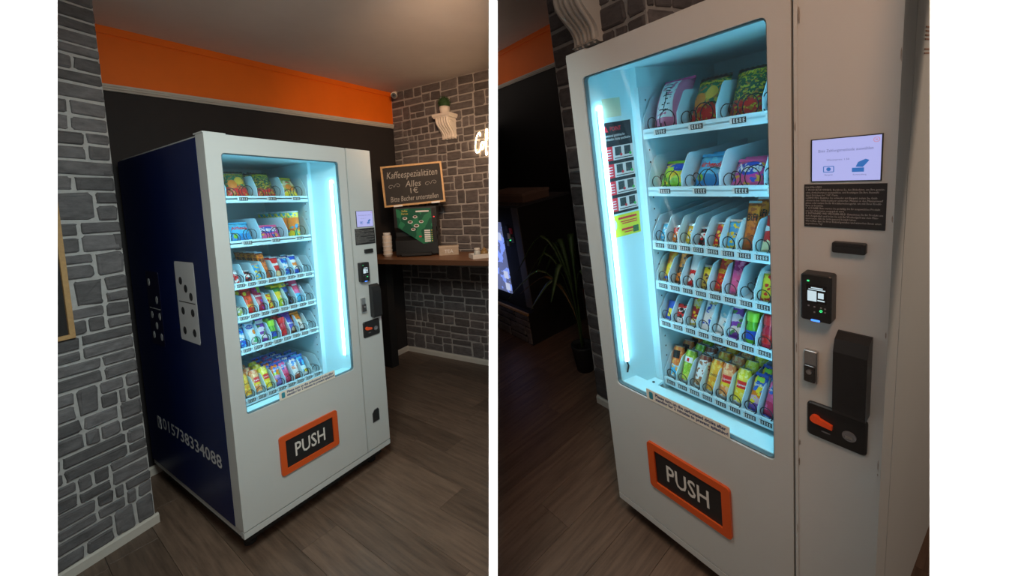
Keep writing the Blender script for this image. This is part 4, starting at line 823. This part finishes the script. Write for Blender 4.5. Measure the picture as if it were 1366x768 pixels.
part(jr, 'pot_body', MB().lathe([(.02, 0), (.034, .015), (.036, .04), (.024, .06)], 16), mat('amber_glaze', (.30, .18, .07), .3), smooth=True); part(jr, 'pot_lid', MB().lathe([(.025, .060), (.018, .072), (.006, .076), (.006, .085), (.001, .087)], 16), mat('amber_glaze'), smooth=True)
# ornate wall bracket with a little bush on it
def corbel(room, M, w_, h_, d_, label):
    t = thing(room, 'wall_bracket', label, 'bracket', M)
    part(t, 'top_plate', MB().box(-w_ * .56, w_ * .56, -d_ * 1.08, 0, -h_ * .10, 0), PLASTER); part(t, 'top_moulding', MB().box(-w_ * .52, w_ * .52, -d_ * 1.0, 0, -h_ * .16, -h_ * .10), PLASTER)
    prof = [(0, -h_ * .16), (-d_ * .92, -h_ * .16)]
    for k in range(1, 15):
        a = k / 14; prof.append((-d_ * (.92 - .62 * a + .16 * math.sin(2 * math.pi * a * .95)), -h_ * (.16 + .78 * a)))
    prof += [(-d_ * .36, -h_ * .97), (-d_ * .22, -h_), (0, -h_)]
    part(t, 'scroll', MB().sideplate(prof, -w_ * .42, w_ * .42), PLASTER)
    for k, x in enumerate((-.34, -.17, 0, .17, .34)):
        pts = [(x * w_ * (1 - .25 * (i / 14)), p[0] - d_ * .02, p[1]) for i, p in enumerate(prof[1:16])]
        part(t, 'leaf_ridge', MB().tube(pts, [w_ * (.055 if k % 2 else .07) * (1 - .3 * i / 14) for i in range(15)], 6), PLASTER, smooth=True)
    for s in (-1, 1): part(t, 'volute', MB().tube([(s * w_ * .43, -d_ * .62 + .10 * d_ * (1 - a / 22) * 2.2 * math.cos(a * .55), -h_ * .32 + .09 * h_ * (1 - a / 22) * math.sin(a * .55)) for a in range(20)], h_ * .018, 5), PLASTER, smooth=True)
    for k in range(4): part(t, 'foot_bead', MB().lathe([(.001, -.010), (.009, -.005), (.009, .005), (.001, .010)], 8, ((k - 1.5) * w_ * .2, -d_ * .27, -h_ * .98)), PLASTER, smooth=True)
    return t
Kb = Fr @ T((.815, 0, 2.635))
corbel(RL, Kb, .20, .245, .14, 'white carved wall bracket high on the stone wall above the counter')
pt = thing(RL, 'planter', 'white bowl with a round clipped green bush on the wall bracket', 'plant pot', Kb @ T((0, -.075, .0005)))
part(pt, 'bowl', MB().lathe([(.030, 0), (.048, .02), (.056, .05), (.052, .078), (.047, .078), (.047, .065)], 18), PLASTER, smooth=True)
rg = random.Random(2); b = MB()
for k in range(420):
    z = rg.uniform(-.5, 1); a = rg.uniform(0, 6.283); r = math.sqrt(max(0, 1 - z * z)); n_ = V((r * math.cos(a), r * math.sin(a), z)); c_ = n_ * .064 * rg.uniform(.8, 1.06) + V((0, 0, .118)); t1 = n_.orthogonal().normalized(); t1.rotate(Matrix.Rotation(rg.uniform(0, 6.28), 3, n_)); t2 = n_.cross(t1)
    b.add([c_ - t1 * .005, c_ + t2 * .004 + n_ * .004, c_ + t1 * .008 + n_ * .003, c_ - t2 * .004 + n_ * .002], [(0, 1, 2, 3)])
b.lathe([(.001, .060), (.045, .075), (.056, .118), (.04, .160), (.001, .172)], 12)
part(pt, 'foliage', b, mat('bush_green', (.025, .075, .02), .7, noise=.4, nscale=90), kind='stuff')
# security camera in the corner
sc_ = thing(RL, 'security_camera', 'small white bullet security camera in the ceiling corner', 'camera', Fr @ T((.09, -.02, 2.985)))
part(sc_, 'mount', MB().lathe([(.028, 0), (.028, .012), (.012, .016)], 14).mesh('mount', PLASTER, True), None, Rx(90) @ T((0, 0, 0)))
part(sc_, 'arm', MB().tube([(0, -.01, 0), (.02, -.05, -.02), (.06, -.08, -.045)], .008, 8), PLASTER, smooth=True)
Mc = frame((.06, -.085, -.055), V((.75, -.6, -.35)).cross(V((0, 0, 1))).normalized() * -1)
axis = V((.62, -.75, -.22)).normalized(); e = V((.065, -.085, -.052))
part(sc_, 'camera_body', MB().tube([e - axis * .055, e + axis * .055], .030, 14), PLASTER); part(sc_, 'sun_shield', MB().tube([e - axis * .05 + V((0, 0, .006)), e + axis * .072 + V((0, 0, .006))], .032, 14), PLASTER); part(sc_, 'lens', MB().tube([e + axis * .073, e + axis * .077], .027, 14), BLACK); part(sc_, 'lens_glass', MB().tube([e + axis * .077, e + axis * .080], .012, 12), mat('lens_dark', (.02, .02, .03), .08))
# neon sign
ns = thing(RL, 'neon_sign', 'glowing warm white neon script sign on the stone wall', 'neon sign', Fr @ T((1.10, -.02, 2.20)))
NEON = mat('neon_tube', (.9, .7, .5), .4, emit=(1.0, .72, .40), es=17)
def bez(P, n=8):
    out = []
    for i in range(0, len(P) - 3, 3):
        p0, p1, p2, p3 = P[i:i + 4]
        for k in range(n):
            t_ = k / n; out.append(tuple((1 - t_) ** 3 * a + 3 * t_ * (1 - t_) ** 2 * b_ + 3 * t_ * t_ * (1 - t_) * c_ + t_ ** 3 * d_ for a, b_, c_, d_ in zip(p0, p1, p2, p3)))
    return out + [P[-1]]
for P in ([(.085, .165), (.105, .215), (.055, .225), (.02, .14), (-.015, .055), (.01, .005), (.04, .012), (.065, .018), (.075, .03), (.085, .045)],
          [(.115, .10), (.085, .11), (.08, .03), (.105, .03), (.135, .03), (.14, .11), (.115, .10), (.11, .08), (.135, .085), (.15, .095)],
          [(.150, .06), (.19, .10), (.205, .21), (.185, .215), (.165, .21), (.165, .06), (.16, -.02), (.158, -.05), (.175, -.045), (.178, -.01)]):
    part(ns, 'neon_letter', MB().tube([(x * .80 + .030, 0, z + x * .12) for x, z in bez(P)], .0046, 7), NEON, smooth=True, clip=RL.clip)
for x, z in ((.03, .10), (.115, .07), (.17, .10)): part(ns, 'stand_off', MB().tube([(x, .006, z), (x, .022, z)], .003, 6), CLEAR)
# framed board on the near wall end
fb = thing(RL, 'framed_board', 'black board in a pine frame on the near stone wall', 'board', Fp @ T((-.225, -.014, 1.128)))
part(fb, 'board', MB().box(-.52, -.015, -.004, .006, .015, .80), CHALKBOARD)
for a in ((-.535, 0, 0, .020), (-.535, 0, .795, .815)): part(fb, 'frame_rail', MB().box(a[0], a[1], -.014, .010, a[2], a[3]), PINE)
for a in ((-.535, -.515), (-.020, 0)): part(fb, 'frame_stile', MB().box(a[0], a[1], -.014, .010, .020, .795), PINE)
# ================================================================== things in the right room
corbel(RR, Fq @ T((.285, 0, 2.490)), .20, .295, .15, 'white carved wall bracket on the stone pillar above the right machine')
pl = thing(RR, 'stone_plinth', 'low dark stone plinth under the display cabinet, far left of right picture', 'plinth', T((-1.9, .9, ZF)))
OP = T((1.9, -.9, -ZF))
part(pl, 'core', MB().box(-2.5, -1.62, .745, 1.42, ZF, .16), SOFTBLACK, OP, clip=RR.clip); part(pl, 'cap_strip', MB().box(-2.5, -1.62, .730, .75, .145, .165), PINE, OP, clip=RR.clip)
for a, b_, c_, d_ in ashlar(-2.2, -1.62, ZF, .14, .075, rng): part(pl, 'stone', stone_mesh(b_ - a - .01, d_ - c_ - .01, .01, rng), STONE, OP @ T(((a + b_) / 2, .745, (c_ + d_) / 2)), clip=RR.clip)
dc = thing(RR, 'display_cabinet', 'dark drinks cabinet with a lit screen left of the plant', 'cabinet', T((-1.9, .9, .161)))
OD = T((1.9, -.9, -.161))
part(dc, 'cabinet_body', MB().box(-2.5, -1.608, .80, 1.40, .162, 1.12), SOFTBLACK, OD, clip=RR.clip); part(dc, 'cabinet_top', MB().box(-2.5, -1.60, .79, 1.40, 1.12, 1.14), mat('dark_grey', (.05, .05, .055), .5), OD, clip=RR.clip)
part(dc, 'door_stile', MB().box(-1.700, -1.610, .792, .80, .195, 1.118), mat('grey_metal', (.12, .12, .125), .4), OD)
part(dc, 'screen', MB().box(-2.4, -1.905, .794, .80, .275, .975), pack('screen_art', 1.2, [(0, (.05, .06, .12))], [(.1, .15, .4)], 12), OD, clip=RR.clip, label='lit blue advertising screen')
scm = pack('screen_art'  , 1.2, []); b_ = scm.node_tree.nodes['Principled BSDF']; src = b_.inputs['Base Color'].links[0].from_socket; scm.node_tree.links.new(src, b_.inputs['Emission Color']); b_.inputs['Emission Strength'].default_value = 2.2
for z in (.30, .42, .80): part(dc, 'screen_card', MB().box(-2.0, -1.935 + .01 * (z < .5), .7935, .794, z, z + .075), mat('screen_white', (.1, .1, .1), .4, emit=(.65, .72, .95), es=.8), OD, clip=RR.clip)
for k, (x, z) in enumerate(((-1.815, .90), (-1.80, .83), (-1.83, .76), (-1.76, .88), (-1.75, .80))): part(dc, 'vended_item', MB().box(x - .018, x + .018, .790, .80, z, z + .05), (PRINTB, flat('cr', CRM, .5), mat('grey_insert'), POSTRED, GREENLED)[k] if k != 4 else mat('grey_insert'), OD)
part(dc, 'green_light', MB().box(-1.792, -1.782, .788, .80, .815, .822), GREENLED, OD)
bx_ = thing(RR, 'storage_box', 'flat brown cardboard box on top of the dark cabinet', 'box', T((-1.9, 1.0, 1.1405)))
part(bx_, 'carton', MB().box(-.4, .25, -.1, .2, 0, .070), mat('cardboard', (.20, .13, .10), .7), clip=RR.clip); part(bx_, 'lid', MB().box(-.4, .255, -.105, .205, .060, .082), mat('cardboard_lid', (.26, .17, .13), .7), clip=RR.clip)
pp_ = thing(RR, 'potted_plant', 'drooping long leaved plant in a black pot beside the stone pillar', 'plant', T((-1.00, .78, ZF)))
part(pp_, 'pot', MB().lathe([(.065, 0), (.085, .19), (.09, .20), (.09, .215), (.078, .215), (.076, .19)], 20), SOFTBLACK, smooth=True); part(pp_, 'soil', MB().lathe([(.076, .185), (.076, .19)], 16), mat('soil', (.02, .013, .008), .9))
LEAF = mat('plant_leaf', (.055, .10, .028), .5, noise=.35, nscale=12); DRY = mat('dry_leaf', (.22, .13, .05), .6)
rg = random.Random(8)
for k, (az, ln, hgt) in enumerate(((200, .50, 1.00), (185, .42, .92), (170, .46, .80), (215, .40, .86), (230, .52, .74), (160, .34, .94), (245, .36, .66), (195, .56, .62), (130, .22, .98), (280, .28, .80), (30, .15, .70))):
    d_ = V((math.cos(math.radians(az)), math.sin(math.radians(az)), 0)); s_ = V((-d_.y, d_.x, 0)); base = V((.01 * math.cos(k), .01 * math.sin(k), .19)); pts = []; wd = []
    for i in range(11):
        a = i / 10; out_ = ln * (a ** 1.5); up_ = hgt * (1 - (1 - min(a / .62, 1)) ** 2) if a < .62 else hgt - (a - .62) ** 1.3 * hgt * 1.15
        pts.append(base + d_ * out_ + V((0, 0, up_ * .9))); wd.append(.006 + .020 * max(0, math.sin(math.pi * max(0, (a - .25) / .75))) ** .8 if a > .25 else .006)
    b = MB(); b.loops([[p - s_ * w_, p - V((0, 0, .004)) , p + s_ * w_, p + V((0, 0, .003))] for p, w_ in zip(pts, wd)], 0, True, True)
    part(pp_, 'leaf', b, DRY if k in (7,) else LEAF, smooth=True)
